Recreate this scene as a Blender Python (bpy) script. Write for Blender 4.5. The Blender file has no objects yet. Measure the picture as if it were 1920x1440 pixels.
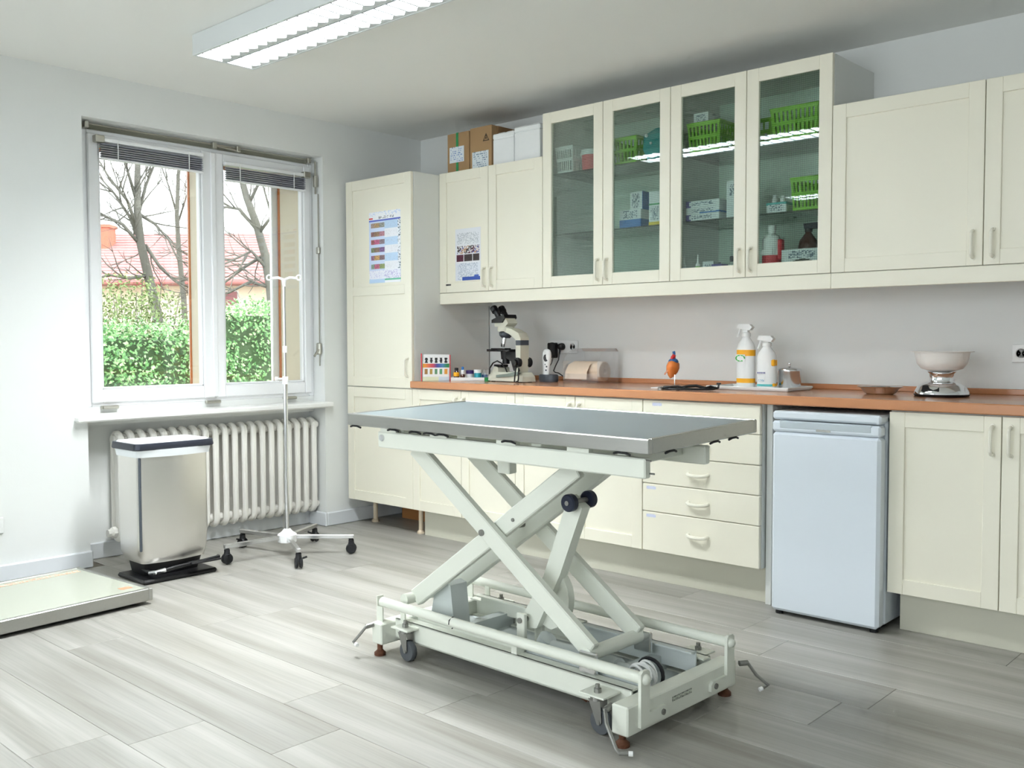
import bpy, math, random
from mathutils import Vector, Matrix
S = bpy.context.scene
COL = S.collection
PI = math.pi
rad = math.radians

# ------------------------------------------------------------------ camera
cam_d = bpy.data.cameras.new('camera'); cam = bpy.data.objects.new('camera', cam_d); COL.objects.link(cam)
_r = Vector((0.73702, 0.67586, -0.00219)); _u = Vector((-0.02806, 0.03385, 0.99903)); _f = Vector((-0.67529, 0.73625, -0.04391))
cam.matrix_world = Matrix(((_r.x, _u.x, -_f.x, 4.1603), (_r.y, _u.y, -_f.y, -4.3357), (_r.z, _u.z, -_f.z, 1.1247), (0, 0, 0, 1)))
cam_d.sensor_width = 36; cam_d.lens = 36 * 1803.57 / 1920; cam_d.clip_start = 0.05; cam_d.clip_end = 300
S.camera = cam

# ------------------------------------------------------------------ world, exposure
W = bpy.data.worlds.new('overcast_sky'); S.world = W; W.use_nodes = True
_bg = W.node_tree.nodes['Background']
_bg.inputs['Color'].default_value = (0.90, 0.95, 1.0, 1); _bg.inputs['Strength'].default_value = 2.4
VS = S.view_settings
VS.view_transform = 'Standard'; VS.look = 'None'; VS.gamma = 1.0; VS.use_curve_mapping = False; VS.exposure = 1.24
S.cycles.max_bounces = 6; S.cycles.diffuse_bounces = 4; S.cycles.glossy_bounces = 3; S.cycles.transparent_max_bounces = 10
S.cycles.use_adaptive_sampling = True; S.cycles.adaptive_threshold = 0.06; S.cycles.adaptive_min_samples = 12
S.cycles.sample_clamp_indirect = 6.0

LAMP_W = 38.0            # watts of each ceiling lamp's luminous trough
def portal(name, loc, rot, sx, sy):
    d = bpy.data.lights.new(name, 'AREA'); d.shape = 'RECTANGLE'; d.size = sx; d.size_y = sy; d.cycles.is_portal = True
    o = bpy.data.objects.new(name, d); COL.objects.link(o); o.location = loc; o.rotation_euler = rot; return o
portal('window_portal', (-1.02, -1.5, 1.5), (0, -PI/2, 0), 1.5, 1.5)
portal('window_portal', (2.5, -6.12, 1.45), (PI/2, 0, 0), 4.4, 1.9)

# ------------------------------------------------------------------ helpers
def lin(c):
    c = c / 255.0
    return c / 12.92 if c <= 0.04045 else ((c + 0.055) / 1.055) ** 2.4
def C(r, g, b): return (lin(r), lin(g), lin(b), 1.0)

MATS = {}
def mat(name, col, rough=0.5, metal=0.0, spec=0.5, noise=0.0, nscale=8.0, bump=0.0, bscale=60.0, stretch=(1, 1, 1), coat=0.0, emit=None, estr=0.0, trans=0.0, ior=1.45, sss=0.0, aniso=0.0):
    m = bpy.data.materials.new(name); m.use_nodes = True; nt = m.node_tree; n = nt.nodes; l = nt.links
    p = n['Principled BSDF']
    p.inputs['Base Color'].default_value = col; p.inputs['Roughness'].default_value = rough; p.inputs['Metallic'].default_value = metal
    p.inputs['Specular IOR Level'].default_value = spec; p.inputs['Coat Weight'].default_value = coat
    p.inputs['Transmission Weight'].default_value = trans; p.inputs['IOR'].default_value = ior; p.inputs['Anisotropic'].default_value = aniso
    if emit: p.inputs['Emission Color'].default_value = emit; p.inputs['Emission Strength'].default_value = estr
    if noise or bump:
        tc = n.new('ShaderNodeTexCoord'); mp = n.new('ShaderNodeMapping'); mp.inputs['Scale'].default_value = stretch
        l.new(tc.outputs['Object'], mp.inputs['Vector'])
    if noise:
        t = n.new('ShaderNodeTexNoise'); t.inputs['Scale'].default_value = nscale; t.inputs['Detail'].default_value = 4
        l.new(mp.outputs[0], t.inputs['Vector'])
        mx = n.new('ShaderNodeMix'); mx.data_type = 'RGBA'; mx.inputs['A'].default_value = tuple(c * (1 - noise) for c in col[:3]) + (1,)
        mx.inputs['B'].default_value = tuple(min(1, c * (1 + noise)) for c in col[:3]) + (1,)
        l.new(t.outputs['Fac'], mx.inputs['Factor']); l.new(mx.outputs['Result'], p.inputs['Base Color'])
    if bump:
        t2 = n.new('ShaderNodeTexNoise'); t2.inputs['Scale'].default_value = bscale; t2.inputs['Detail'].default_value = 3
        l.new(mp.outputs[0], t2.inputs['Vector'])
        b = n.new('ShaderNodeBump'); b.inputs['Strength'].default_value = bump; b.inputs['Distance'].default_value = 0.002
        l.new(t2.outputs['Fac'], b.inputs['Height']); l.new(b.outputs[0], p.inputs['Normal'])
    MATS[name] = m
    return m

def thin_glass(name, tint, refl=1.0, rough=0.0, film=0.0, film_col=(1, 1, 1, 1), grid=False):
    """a pane: clear transmission tinted by the glass, Fresnel mirror on top, optional milky film"""
    m = bpy.data.materials.new(name); m.use_nodes = True; nt = m.node_tree; n = nt.nodes; l = nt.links
    n.remove(n['Principled BSDF']); out = n['Material Output']
    tr = n.new('ShaderNodeBsdfTransparent'); tr.inputs['Color'].default_value = tint
    base = tr
    if grid:   # fine wire grid cast into the glass
        tc = n.new('ShaderNodeTexCoord'); br = n.new('ShaderNodeTexBrick'); br.offset = 0.0; br.inputs['Scale'].default_value = 1.0
        br.inputs['Brick Width'].default_value = .0085; br.inputs['Row Height'].default_value = .0085; br.inputs['Mortar Size'].default_value = .0007
        br.inputs['Color1'].default_value = tint; br.inputs['Color2'].default_value = tint; br.inputs['Mortar'].default_value = tuple(c * .72 for c in tint[:3]) + (1,)
        sp = n.new('ShaderNodeSeparateXYZ'); cb = n.new('ShaderNodeCombineXYZ'); l.new(tc.outputs['Object'], sp.inputs[0]); l.new(sp.outputs['X'], cb.inputs['X']); l.new(sp.outputs['Z'], cb.inputs['Y'])
        l.new(cb.outputs[0], br.inputs['Vector']); l.new(br.outputs['Color'], tr.inputs['Color'])
    if film:
        df = n.new('ShaderNodeBsdfDiffuse'); df.inputs['Color'].default_value = film_col
        m1 = n.new('ShaderNodeMixShader'); m1.inputs[0].default_value = film
        l.new(tr.outputs[0], m1.inputs[1]); l.new(df.outputs[0], m1.inputs[2]); base = m1
    gl = n.new('ShaderNodeBsdfGlossy'); gl.inputs['Roughness'].default_value = rough; gl.inputs['Color'].default_value = (1, 1, 1, 1)
    fr = n.new('ShaderNodeFresnel'); fr.inputs['IOR'].default_value = 1.5
    mu = n.new('ShaderNodeMath'); mu.operation = 'MULTIPLY'; mu.inputs[1].default_value = refl; l.new(fr.outputs[0], mu.inputs[0])
    mx = n.new('ShaderNodeMixShader'); l.new(mu.outputs[0], mx.inputs[0]); l.new(base.outputs[0], mx.inputs[1]); l.new(gl.outputs[0], mx.inputs[2])
    l.new(mx.outputs[0], out.inputs['Surface']); MATS[name] = m
    return m

def print_mat(name, rough=0.45):
    m = bpy.data.materials.new(name); m.use_nodes = True; n = m.node_tree.nodes; l = m.node_tree.links; p = n['Principled BSDF']
    a = n.new('ShaderNodeAttribute'); a.attribute_name = 'ink'; l.new(a.outputs['Color'], p.inputs['Base Color'])
    p.inputs['Roughness'].default_value = rough; MATS[name] = m
    return m

ORI = {}
class MB:
    """collects shapes and links them as one mesh object"""
    def __init__(s, xf=None): s.v = []; s.f = []; s.mi = []; s.xf = xf
    def add(s, vs, fs, m=0):
        o = len(s.v)
        for p in vs:
            p = Vector(p); s.v.append(s.xf @ p if s.xf else p)
        for f in fs: s.f.append([i + o for i in f]); s.mi.append(m)
        return s
    def box(s, x0, x1, y0, y1, z0, z1, b=0.0, m=0, rot=None):
        if x0 > x1: x0, x1 = x1, x0
        if y0 > y1: y0, y1 = y1, y0
        if z0 > z1: z0, z1 = z1, z0
        b = min(b, (x1 - x0) * .45, (y1 - y0) * .45, (z1 - z0) * .45)
        X = (x0, x1); Y = (y0, y1); Z = (z0, z1)
        if b <= 0:
            vs = [(X[i], Y[j], Z[k]) for i in (0, 1) for j in (0, 1) for k in (0, 1)]
            fs = [(0, 1, 3, 2), (4, 6, 7, 5), (0, 4, 5, 1), (2, 3, 7, 6), (0, 2, 6, 4), (1, 5, 7, 3)]
        else:
            vs = []; ix = {}
            for i in (0, 1):
                for j in (0, 1):
                    for k in (0, 1):
                        sx = b if i == 0 else -b; sy = b if j == 0 else -b; sz = b if k == 0 else -b
                        ix[i, j, k] = len(vs)
                        vs += [(X[i], Y[j] + sy, Z[k] + sz), (X[i] + sx, Y[j], Z[k] + sz), (X[i] + sx, Y[j] + sy, Z[k])]
            g = lambda i, j, k, a: ix[i, j, k] + a
            fs = [[g(0, 0, 0, 0), g(0, 0, 1, 0), g(0, 1, 1, 0), g(0, 1, 0, 0)], [g(1, 0, 0, 0), g(1, 1, 0, 0), g(1, 1, 1, 0), g(1, 0, 1, 0)],
                  [g(0, 0, 0, 1), g(1, 0, 0, 1), g(1, 0, 1, 1), g(0, 0, 1, 1)], [g(0, 1, 0, 1), g(0, 1, 1, 1), g(1, 1, 1, 1), g(1, 1, 0, 1)],
                  [g(0, 0, 0, 2), g(0, 1, 0, 2), g(1, 1, 0, 2), g(1, 0, 0, 2)], [g(0, 0, 1, 2), g(1, 0, 1, 2), g(1, 1, 1, 2), g(0, 1, 1, 2)]]
            for i in (0, 1):
                for j in (0, 1): fs.append([g(i, j, 0, 0), g(i, j, 0, 1), g(i, j, 1, 1), g(i, j, 1, 0)])
                for k in (0, 1): fs.append([g(i, 0, k, 0), g(i, 1, k, 0), g(i, 1, k, 2), g(i, 0, k, 2)])
            for j in (0, 1):
                for k in (0, 1): fs.append([g(0, j, k, 1), g(1, j, k, 1), g(1, j, k, 2), g(0, j, k, 2)])
            for i in (0, 1):
                for j in (0, 1):
                    for k in (0, 1): fs.append([g(i, j, k, 0), g(i, j, k, 1), g(i, j, k, 2)])
        if rot is not None:
            c = Vector(((x0 + x1) / 2, (y0 + y1) / 2, (z0 + z1) / 2)); vs = [rot @ (Vector(p) - c) + c for p in vs]
        return s.add(vs, fs, m)
    def cyl(s, p0, p1, r, r1=None, n=16, m=0, cap=True):
        p0 = Vector(p0); p1 = Vector(p1); d = (p1 - p0).normalized(); r1 = r if r1 is None else r1
        a = d.orthogonal().normalized(); b = d.cross(a)
        vs = []
        for p, q in ((p0, r), (p1, r1)):
            for i in range(n):
                t = 2 * PI * i / n; vs.append(p + (a * math.cos(t) + b * math.sin(t)) * q)
        fs = [(i, (i + 1) % n, n + (i + 1) % n, n + i) for i in range(n)]
        if cap: fs += [tuple(range(n - 1, -1, -1)), tuple(range(n, 2 * n))]
        return s.add(vs, fs, m)
    def tube(s, pts, r, n=8, m=0, closed=False, r1=None):
        P = [Vector(p) for p in pts]; k = len(P)
        T = []
        for i in range(k):
            if closed: t = P[(i + 1) % k] - P[i - 1]
            else: t = P[min(i + 1, k - 1)] - P[max(i - 1, 0)]
            T.append(t.normalized() if t.length > 1e-9 else Vector((0, 0, 1)))
        a = T[0].orthogonal().normalized(); vs = []
        for i in range(k):
            a = (a - T[i] * a.dot(T[i])); a = a.normalized() if a.length > 1e-6 else T[i].orthogonal().normalized()
            b = T[i].cross(a)
            rr = r if r1 is None else r + (r1 - r) * i / max(1, k - 1)
            for j in range(n):
                t = 2 * PI * j / n; vs.append(P[i] + (a * math.cos(t) + b * math.sin(t)) * rr)
        fs = []
        for i in range(k if closed else k - 1):
            i2 = (i + 1) % k
            for j in range(n): fs.append((i * n + j, i * n + (j + 1) % n, i2 * n + (j + 1) % n, i2 * n + j))
        if not closed: fs += [tuple(range(n - 1, -1, -1)), tuple(range((k - 1) * n, k * n))]
        return s.add(vs, fs, m)
    def lathe(s, prof, c=(0, 0, 0), n=24, m=0, sx=1.0, sy=1.0, axis=None):
        c = Vector(c); vs = []; fs = []
        q = axis.to_track_quat('Z', 'Y') if axis is not None else None
        for r, z in prof:
            for i in range(n):
                t = 2 * PI * i / n; p = Vector((r * math.cos(t) * sx, r * math.sin(t) * sy, z))
                vs.append(c + (q @ p if q else p))
        for k in range(len(prof) - 1):
            for i in range(n): fs.append((k * n + i, k * n + (i + 1) % n, (k + 1) * n + (i + 1) % n, (k + 1) * n + i))
        if prof[0][0] > 1e-6: fs.append(tuple(range(n - 1, -1, -1)))
        if prof[-1][0] > 1e-6: fs.append(tuple(range((len(prof) - 1) * n, len(prof) * n)))
        return s.add(vs, fs, m)
    def prism(s, poly, ax, a, b, m=0):
        """poly of 2-D points extruded from a to b along axis ax ('x': (y,z), 'y': (x,z), 'z': (x,y))"""
        k = len(poly); mk = {'x': lambda p, t: (t, p[0], p[1]), 'y': lambda p, t: (p[0], t, p[1]), 'z': lambda p, t: (p[0], p[1], t)}[ax]
        vs = [mk(p, a) for p in poly] + [mk(p, b) for p in poly]
        fs = [(i, (i + 1) % k, k + (i + 1) % k, k + i) for i in range(k)] + [tuple(range(k - 1, -1, -1)), tuple(range(k, 2 * k))]
        return s.add(vs, fs, m)
    def ball(s, c, r, n=16, m=0, sx=1, sy=1, sz=1):
        k = n // 2; prof = [(r * math.sin(PI * i / k) if 0 < i < k else 0.0, -r * sz * math.cos(PI * i / k)) for i in range(k + 1)]
        return s.lathe(prof, c, n, m, sx, sy)
    def bar(s, p0, p1, w, h, m=0, up=(0, 1, 0), b=0.0):
        """rectangular bar from p0 to p1: w across in the plane, h along up"""
        p0 = Vector(p0); p1 = Vector(p1); d = p1 - p0; L = d.length; d.normalize(); up = Vector(up); side = d.cross(up).normalized(); up = side.cross(d)
        M = Matrix(((d.x, side.x, up.x), (d.y, side.y, up.y), (d.z, side.z, up.z))); c = (p0 + p1) / 2
        t = MB(); t.box(-L / 2, L / 2, -w / 2, w / 2, -h / 2, h / 2, b)
        return s.add([M @ v + c for v in t.v], t.f, m)
    def build(s, name, ms, parent=None, kind=None, angle=35, flip=True):
        me = bpy.data.meshes.new(name)
        org = ORI.get(parent.name, Vector((0, 0, 0))) if parent else Vector((0, 0, 0))
        me.from_pydata([v - org for v in s.v], [], s.f)
        if not isinstance(ms, (list, tuple)): ms = [ms]
        for q in ms: me.materials.append(MATS[q] if isinstance(q, str) else q)
        me.polygons.foreach_set('material_index', s.mi)
        me.validate(); me.update()
        import bmesh
        bm = bmesh.new(); bm.from_mesh(me); bmesh.ops.remove_doubles(bm, verts=bm.verts, dist=1e-6); bmesh.ops.recalc_face_normals(bm, faces=bm.faces); bm.to_mesh(me); bm.free()
        me.polygons.foreach_set('use_smooth', [True] * len(me.polygons)); me.set_sharp_from_angle(angle=rad(angle))
        o = bpy.data.objects.new(name, me); COL.objects.link(o)
        if parent: o.parent = parent; ORI[o.name] = org
        if kind: o['kind'] = kind
        return o

def tag(o, label, cat, group=None, kind=None):
    o['label'] = label; o['category'] = cat
    if group: o['group'] = group
    if kind: o['kind'] = kind
    return o
def thing(name, label, cat, loc=(0, 0, 0), group=None):
    o = bpy.data.objects.new(name, None); COL.objects.link(o); o.location = loc; o.empty_display_size = 0.05
    ORI[o.name] = Vector(loc); return tag(o, label, cat, group)
def struct(mb, name, ms, parent=None): 
    o = mb.build(name, ms, parent); o['kind'] = 'structure'; return o
def mid(x0, x1, y0, y1, z): return ((x0 + x1) / 2, (y0 + y1) / 2, z)

def print_panel(name, O, U, V, nu, nv, fn, ms, parent, thick=0.0006):
    """a flat printed sheet: corner O, edges U (across) and V (up), ink colour fn(u,v) per cell"""
    O = Vector(O); U = Vector(U); V = Vector(V); N = U.cross(V).normalized() * thick
    org = ORI.get(parent.name, Vector((0, 0, 0))) if parent else Vector((0, 0, 0))
    vs = [O + N + U * (i / nu) + V * (j / nv) - org for j in range(nv + 1) for i in range(nu + 1)]
    fs = [(j * (nu + 1) + i, j * (nu + 1) + i + 1, (j + 1) * (nu + 1) + i + 1, (j + 1) * (nu + 1) + i) for j in range(nv) for i in range(nu)]
    cols = [fn((i + .5) / nu, (j + .5) / nv) for j in range(nv) for i in range(nu)]
    k = len(vs)
    vs += [O - org, O + U - org, O + U + V - org, O + V - org]   # sheet edge down to the surface
    c = [0, nu, (nv + 1) * (nu + 1) - 1, nv * (nu + 1)]
    for a in range(4): fs.append((c[a], k + a, k + (a + 1) % 4, c[(a + 1) % 4])); cols.append(cols[0])
    me = bpy.data.meshes.new(name); me.from_pydata(vs, [], fs); at = me.color_attributes.new('ink', 'FLOAT_COLOR', 'CORNER')
    d = []
    for f, cc in zip(me.polygons, cols):
        for _ in f.loop_indices: d += list(cc)
    at.data.foreach_set('color', d); me.materials.append(MATS[ms]); me.update()
    o = bpy.data.objects.new(name, me); COL.objects.link(o)
    if parent: o.parent = parent; ORI[o.name] = org
    return o

# ------------------------------------------------------------------ materials
mat('wall_paint', C(232, 234, 232), .75, noise=.015, nscale=3, bump=.12, bscale=90)
mat('ceiling_paint', C(240, 240, 236), .8, noise=.012, nscale=2, bump=.10, bscale=70)
mat('skirting_paint', C(222, 226, 230), .4)
mat('sill_paint', C(240, 240, 238), .35)
mat('window_paint', C(244, 245, 247), .35, noise=.01)
mat('outer_wood', C(196, 112, 52), .45, noise=.12, nscale=14, stretch=(1, 1, .15))
mat('reveal_cream', C(232, 222, 202), .7)
mat('cabinet_cream', C(240, 236, 219), .38, noise=.012, nscale=5)
mat('cabinet_side', C(224, 226, 222), .45)
mat('cabinet_inside', C(224, 240, 228), .6)
mat('plinth_paint', C(205, 203, 187), .45)
mat('handle_cream', C(240, 237, 222), .3)
mat('worktop_wood', C(196, 137, 97), .2, noise=.10, nscale=6, stretch=(.25, 3, 3), coat=.15)
mat('steel', C(180, 180, 176), .34, metal=1.0, noise=.05, nscale=30, stretch=(.2, 4, 4), bump=.05, bscale=200)
mat('steel_bright', C(225, 226, 228), .2, metal=1.0)
mat('chrome', C(235, 236, 238), .06, metal=1.0)
mat('steel_bin', C(228, 226, 222), .33, metal=1.0, noise=.03, nscale=3, stretch=(1, 1, .3))
mat('table_paint', C(227, 230, 219), .35, noise=.02, nscale=6)
mat('table_grey', C(202, 209, 208), .45)
mat('table_pad', C(110, 122, 126), .3, noise=.06, nscale=5, spec=.6, metal=.2)
mat('zinc', C(150, 150, 146), .4, metal=.8)
mat('rubber_black', C(28, 29, 32), .55)
mat('rubber_grey', C(82, 86, 90), .6)
mat('rubber_brown', C(96, 58, 38), .6)
mat('roller_navy', C(32, 38, 56), .4)
mat('black_plastic', C(24, 24, 26), .4)
mat('grey_plastic', C(74, 80, 88), .45)
mat('white_plastic', C(240, 241, 240), .35)
mat('radiator_enamel', C(244, 242, 236), .3)
mat('bin_lid', C(52, 56, 68), .4)
mat('bag_film', C(236, 240, 244), .4)
mat('fridge_white', C(224, 232, 240), .3)
mat('fridge_grey', C(190, 200, 206), .35)
mat('foam_white', C(238, 240, 240), .7, noise=.02, nscale=40)
mat('cardboard', C(168, 136, 98), .85, noise=.06, nscale=10)
mat('cardboard_dark', C(140, 108, 74), .85, noise=.06, nscale=10)
mat('tape_green', C(40, 150, 90), .4)
mat('basket_green', C(128, 196, 30), .4)
mat('basket_white', C(232, 236, 234), .4)
mat('plastic_red', C(214, 64, 76), .4)
mat('plastic_teal', C(34, 160, 160), .4)
mat('box_white', C(232, 236, 238), .5)
mat('box_blue', C(52, 118, 190), .5)
mat('box_purple', C(84, 76, 150), .5)
mat('box_yellow', C(236, 206, 40), .5)
mat('pale_teal', C(90, 190, 190), .4)
mat('bottle_brown', C(70, 28, 14), .15, coat=.3)
mat('label_red', C(214, 40, 56), .45)
mat('label_orange', C(248, 178, 30), .45)
mat('label_green', C(40, 170, 60), .45)
mat('label_blue', C(40, 60, 150), .45)
mat('lid_purple', C(70, 50, 120), .4)
mat('gel_teal', C(40, 160, 178), .3)
mat('lid_green', C(20, 140, 70), .4)
mat('micro_body', C(206, 206, 190), .4)
mat('micro_trim', C(120, 134, 126), .4)
mat('heart_orange', C(216, 122, 52), .4, noise=.25, nscale=30)
mat('heart_red', C(206, 30, 28), .4)
mat('heart_blue', C(52, 96, 150), .4)
mat('heart_flesh', C(224, 160, 130), .45)
mat('bowl_white', C(242, 240, 236), .35)
mat('roll_paper', C(226, 206, 184), .85, noise=.05, nscale=40)
mat('white_paper', C(240, 242, 244), .6)
mat('plate_black', C(20, 22, 26), .4)
mat('scale_glass', C(186, 190, 174), .15, coat=.4)
mat('scale_orange', C(230, 150, 110), .3)
mat('lamp_housing', C(214, 218, 218), .45)
mat('lamp_louver', C(238, 242, 246), .2, metal=.55)
mat('lamp_tube', C(255, 255, 255), .5, emit=(.93, .98, 1.0, 1), estr=14.0)
mat('cord_black', C(20, 20, 22), .5)
mat('blind_slat', C(168, 170, 182), .4)
mat('brass_grey', C(182, 180, 170), .35, metal=.9)
mat('lintel_green', C(186, 184, 166), .7, noise=.15, nscale=9, stretch=(1, .15, 3))
mat('wood_brown', C(176, 122, 72), .6, noise=.15, nscale=6, stretch=(.2, 2, 2))
mat('leg_beige', C(222, 205, 180), .5)
mat('bark', C(98, 95, 88), .9, noise=.25, nscale=6, stretch=(2, 2, .4))
mat('roof_tile', C(174, 128, 126), .85, noise=.28, nscale=16)
mat('house_wall', C(246, 232, 208), .9, noise=.03, nscale=2)
mat('chimney_brick', C(184, 112, 90), .85, noise=.15, nscale=10)
mat('gutter_red', C(160, 96, 92), .6)
mat('house_window', C(150, 80, 90), .4)
mat('soil', C(110, 96, 74), .95, noise=.3, nscale=3)
thin_glass('window_glass', (.97, .98, .97, 1), .8)
thin_glass('cabinet_glass', (.92, .985, .95, 1), 1.25, grid=True)
thin_glass('shelf_glass', (.92, .97, .94, 1), .9)
thin_glass('clear_plastic', (.985, .985, .99, 1), .5, .03, .03, (.9, .92, .94, 1))
print_mat('ink_print'); print_mat('ink_matt', .8)

def leaf_mat():
    m = bpy.data.materials.new('ivy_leaf'); m.use_nodes = True; n = m.node_tree.nodes; l = m.node_tree.links; p = n['Principled BSDF']
    tc = n.new('ShaderNodeTexCoord'); t = n.new('ShaderNodeTexNoise'); t.inputs['Scale'].default_value = 26; t.inputs['Detail'].default_value = 2
    l.new(tc.outputs['Object'], t.inputs['Vector'])
    r = n.new('ShaderNodeValToRGB'); e = r.color_ramp.elements
    e[0].position = .32; e[0].color = C(66, 108, 66); e[1].position = .62; e[1].color = C(176, 206, 152)
    q = e.new(.48); q.color = C(104, 164, 86); q = e.new(.72); q.color = C(226, 214, 178)
    l.new(t.outputs['Fac'], r.inputs[0]); l.new(r.outputs[0], p.inputs['Base Color']); p.inputs['Roughness'].default_value = .45
    MATS['ivy_leaf'] = m
leaf_mat()
mat('shrub_leaf', C(122, 140, 84), .6, noise=.3, nscale=12)
mat('hedge_core', C(60, 84, 48), .9)

def plank_mat():
    m = bpy.data.materials.new('oak_plank'); m.use_nodes = True; n = m.node_tree.nodes; l = m.node_tree.links; p = n['Principled BSDF']
    tc = n.new('ShaderNodeTexCoord'); oi = n.new('ShaderNodeObjectInfo')
    cb = n.new('ShaderNodeCombineXYZ'); mu = n.new('ShaderNodeMath'); mu.operation = 'MULTIPLY'; mu.inputs[1].default_value = 37.0
    l.new(oi.outputs['Random'], mu.inputs[0]); l.new(mu.outputs[0], cb.inputs[0]); l.new(mu.outputs[0], cb.inputs[1])
    ad = n.new('ShaderNodeVectorMath'); ad.operation = 'ADD'; l.new(tc.outputs['Object'], ad.inputs[0]); l.new(cb.outputs[0], ad.inputs[1])
    def ns(scale, st, det, dist=0.0):
        mp = n.new('ShaderNodeMapping'); mp.inputs['Scale'].default_value = st; l.new(ad.outputs[0], mp.inputs['Vector'])
        t = n.new('ShaderNodeTexNoise'); t.inputs['Scale'].default_value = scale; t.inputs['Detail'].default_value = det; t.inputs['Distortion'].default_value = dist
        l.new(mp.outputs[0], t.inputs['Vector']); return t
    a = ns(2.2, (.35, 5.5, 1), 3, .4); b = ns(14, (.16, 7, 1), 4, .2)
    r = n.new('ShaderNodeValToRGB'); e = r.color_ramp.elements
    e[0].position = .3; e[0].color = C(146, 143, 134); e[1].position = .68; e[1].color = C(176, 174, 168)
    q = e.new(.5); q.color = C(162, 160, 153)
    l.new(a.outputs['Fac'], r.inputs[0])
    r2 = n.new('ShaderNodeValToRGB'); f = r2.color_ramp.elements; f[0].position = .34; f[0].color = (.74, .74, .73, 1); f[1].position = .56; f[1].color = (1, 1, 1, 1)
    l.new(b.outputs['Fac'], r2.inputs[0])
    mx = n.new('ShaderNodeMix'); mx.data_type = 'RGBA'; mx.blend_type = 'MULTIPLY'; mx.inputs['Factor'].default_value = .45
    l.new(r.outputs[0], mx.inputs['A']); l.new(r2.outputs[0], mx.inputs['B'])
    mr = n.new('ShaderNodeMapRange'); mr.inputs['To Min'].default_value = .9; mr.inputs['To Max'].default_value = 1.05; l.new(oi.outputs['Random'], mr.inputs['Value'])
    sc = n.new('ShaderNodeVectorMath'); sc.operation = 'SCALE'; l.new(mx.outputs['Result'], sc.inputs[0]); l.new(mr.outputs[0], sc.inputs['Scale'])
    l.new(sc.outputs[0], p.inputs['Base Color']); p.inputs['Roughness'].default_value = .38
    bp = n.new('ShaderNodeBump'); bp.inputs['Strength'].default_value = .12; bp.inputs['Distance'].default_value = .001
    l.new(b.outputs['Fac'], bp.inputs['Height']); l.new(bp.outputs[0], p.inputs['Normal']); MATS['oak_plank'] = m
plank_mat()
mat('floor_joint', C(128, 122, 112), .9)

# ------------------------------------------------------------------ room shell
XW, XR, YF, ZC = -0.632, 5.0, -6.0, 2.456
struct(MB().box(XW - .4, XR + .12, YF - .12, .12, ZC, ZC + .1), 'ceiling', 'ceiling_paint')
wl = MB()
wl.box(-1.0, XW, YF - .12, -2.24, 0, ZC)
wl = struct(wl, 'wall_left', 'wall_paint')
MB().box(-1.0, XW, -.795, .12, 0, ZC).build('pier', 'wall_paint', wl); MB().box(-1.0, XW, -2.24, -.795, 2.24, ZC).build('window_head', 'wall_paint', wl)
MB().box(-1.0, -.80, -2.24, -.795, 0, .80).build('niche_back', 'wall_paint', wl); MB().box(-.80, -.745, -2.24, -.795, .70, .795).build('window_apron', 'wall_paint', wl)
struct(MB().box(XW, XR + .12, 0, .12, 0, ZC), 'wall_back', 'wall_paint')
wr = MB(); wr.box(XR, XR + .12, YF, 0, 0, ZC)
struct(wr, 'wall_right', 'wall_paint')
wf = MB(); wf.box(XW, .3, YF - .12, YF, 0, ZC); wf.box(4.7, XR + .12, YF - .12, YF, 0, ZC); wf.box(.3, 4.7, YF - .12, YF, 0, .5); wf.box(.3, 4.7, YF - .12, YF, 2.4, ZC)
struct(wf, 'wall_front', 'wall_paint')
# floor: a slab with every vinyl plank laid on it
fl = struct(MB().box(-.80, XR, YF, 0, -.06, -.004), 'floor', 'floor_joint')
random.seed(5)
PW = .235; y = -2.88 - PW * 13; row = 0
ENDS = {-2.88: (.98,), -3.115: (1.58,), -2.645: (1.55,), -2.41: (.895,), -1.47: (2.66,), -1.0: (2.61,), -1.235: (3.25,), -2.175: (1.49,), -1.94: (2.72,), -1.705: (3.3,), -.765: (3.2,)}
while y < 0:
    y1 = min(y + PW, 0); y0 = max(y, YF)
    if y1 - y0 > .02:
        key = min(ENDS, key=lambda k: abs(k - (y + PW if y > -2.9 else y + 0)))
        st = ENDS[key][0] if abs(key - y) < .03 else random.uniform(0, 1.3)
        x = st - 1.32 * 6
        while x < XR:
            a, b = max(x, XW if y1 > -.75 or y0 < -2.3 else -.80), min(x + 1.32, XR)
            if b - a > .02: MB().box(a + .0006, b - .0006, y0 + .0006, y1 - .0006, -.004, 0, .0008).build('plank', 'oak_plank', fl)
            x += 1.32
    y += PW; row += 1
# skirting
bl = MB(); bl.box(XW, XW + .022, YF, -2.235, 0, .085, .006); bl.box(XW, XW + .022, -.80, -.02, 0, .085, .006); bl.box(-.80, -.78, -2.23, -.80, 0, .085, .005); bl.box(-.78, XW + .022, -.815, -.797, 0, .085, .005)
struct(bl, 'baseboard_left', 'skirting_paint')
bf = MB(); bf.box(XW, XR, YF, YF + .02, 0, .085, .006); struct(bf, 'baseboard_front', 'skirting_paint')
br = MB(); br.box(XR - .02, XR, YF + .02, -.1, 0, .085, .006); struct(br, 'baseboard_right', 'skirting_paint')
# window sill over the radiator niche
si = MB(); si.box(-.80, -.578, -2.305, -.765, .73, .762, .008)
struct(si, 'trim_1', 'sill_paint')

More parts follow.
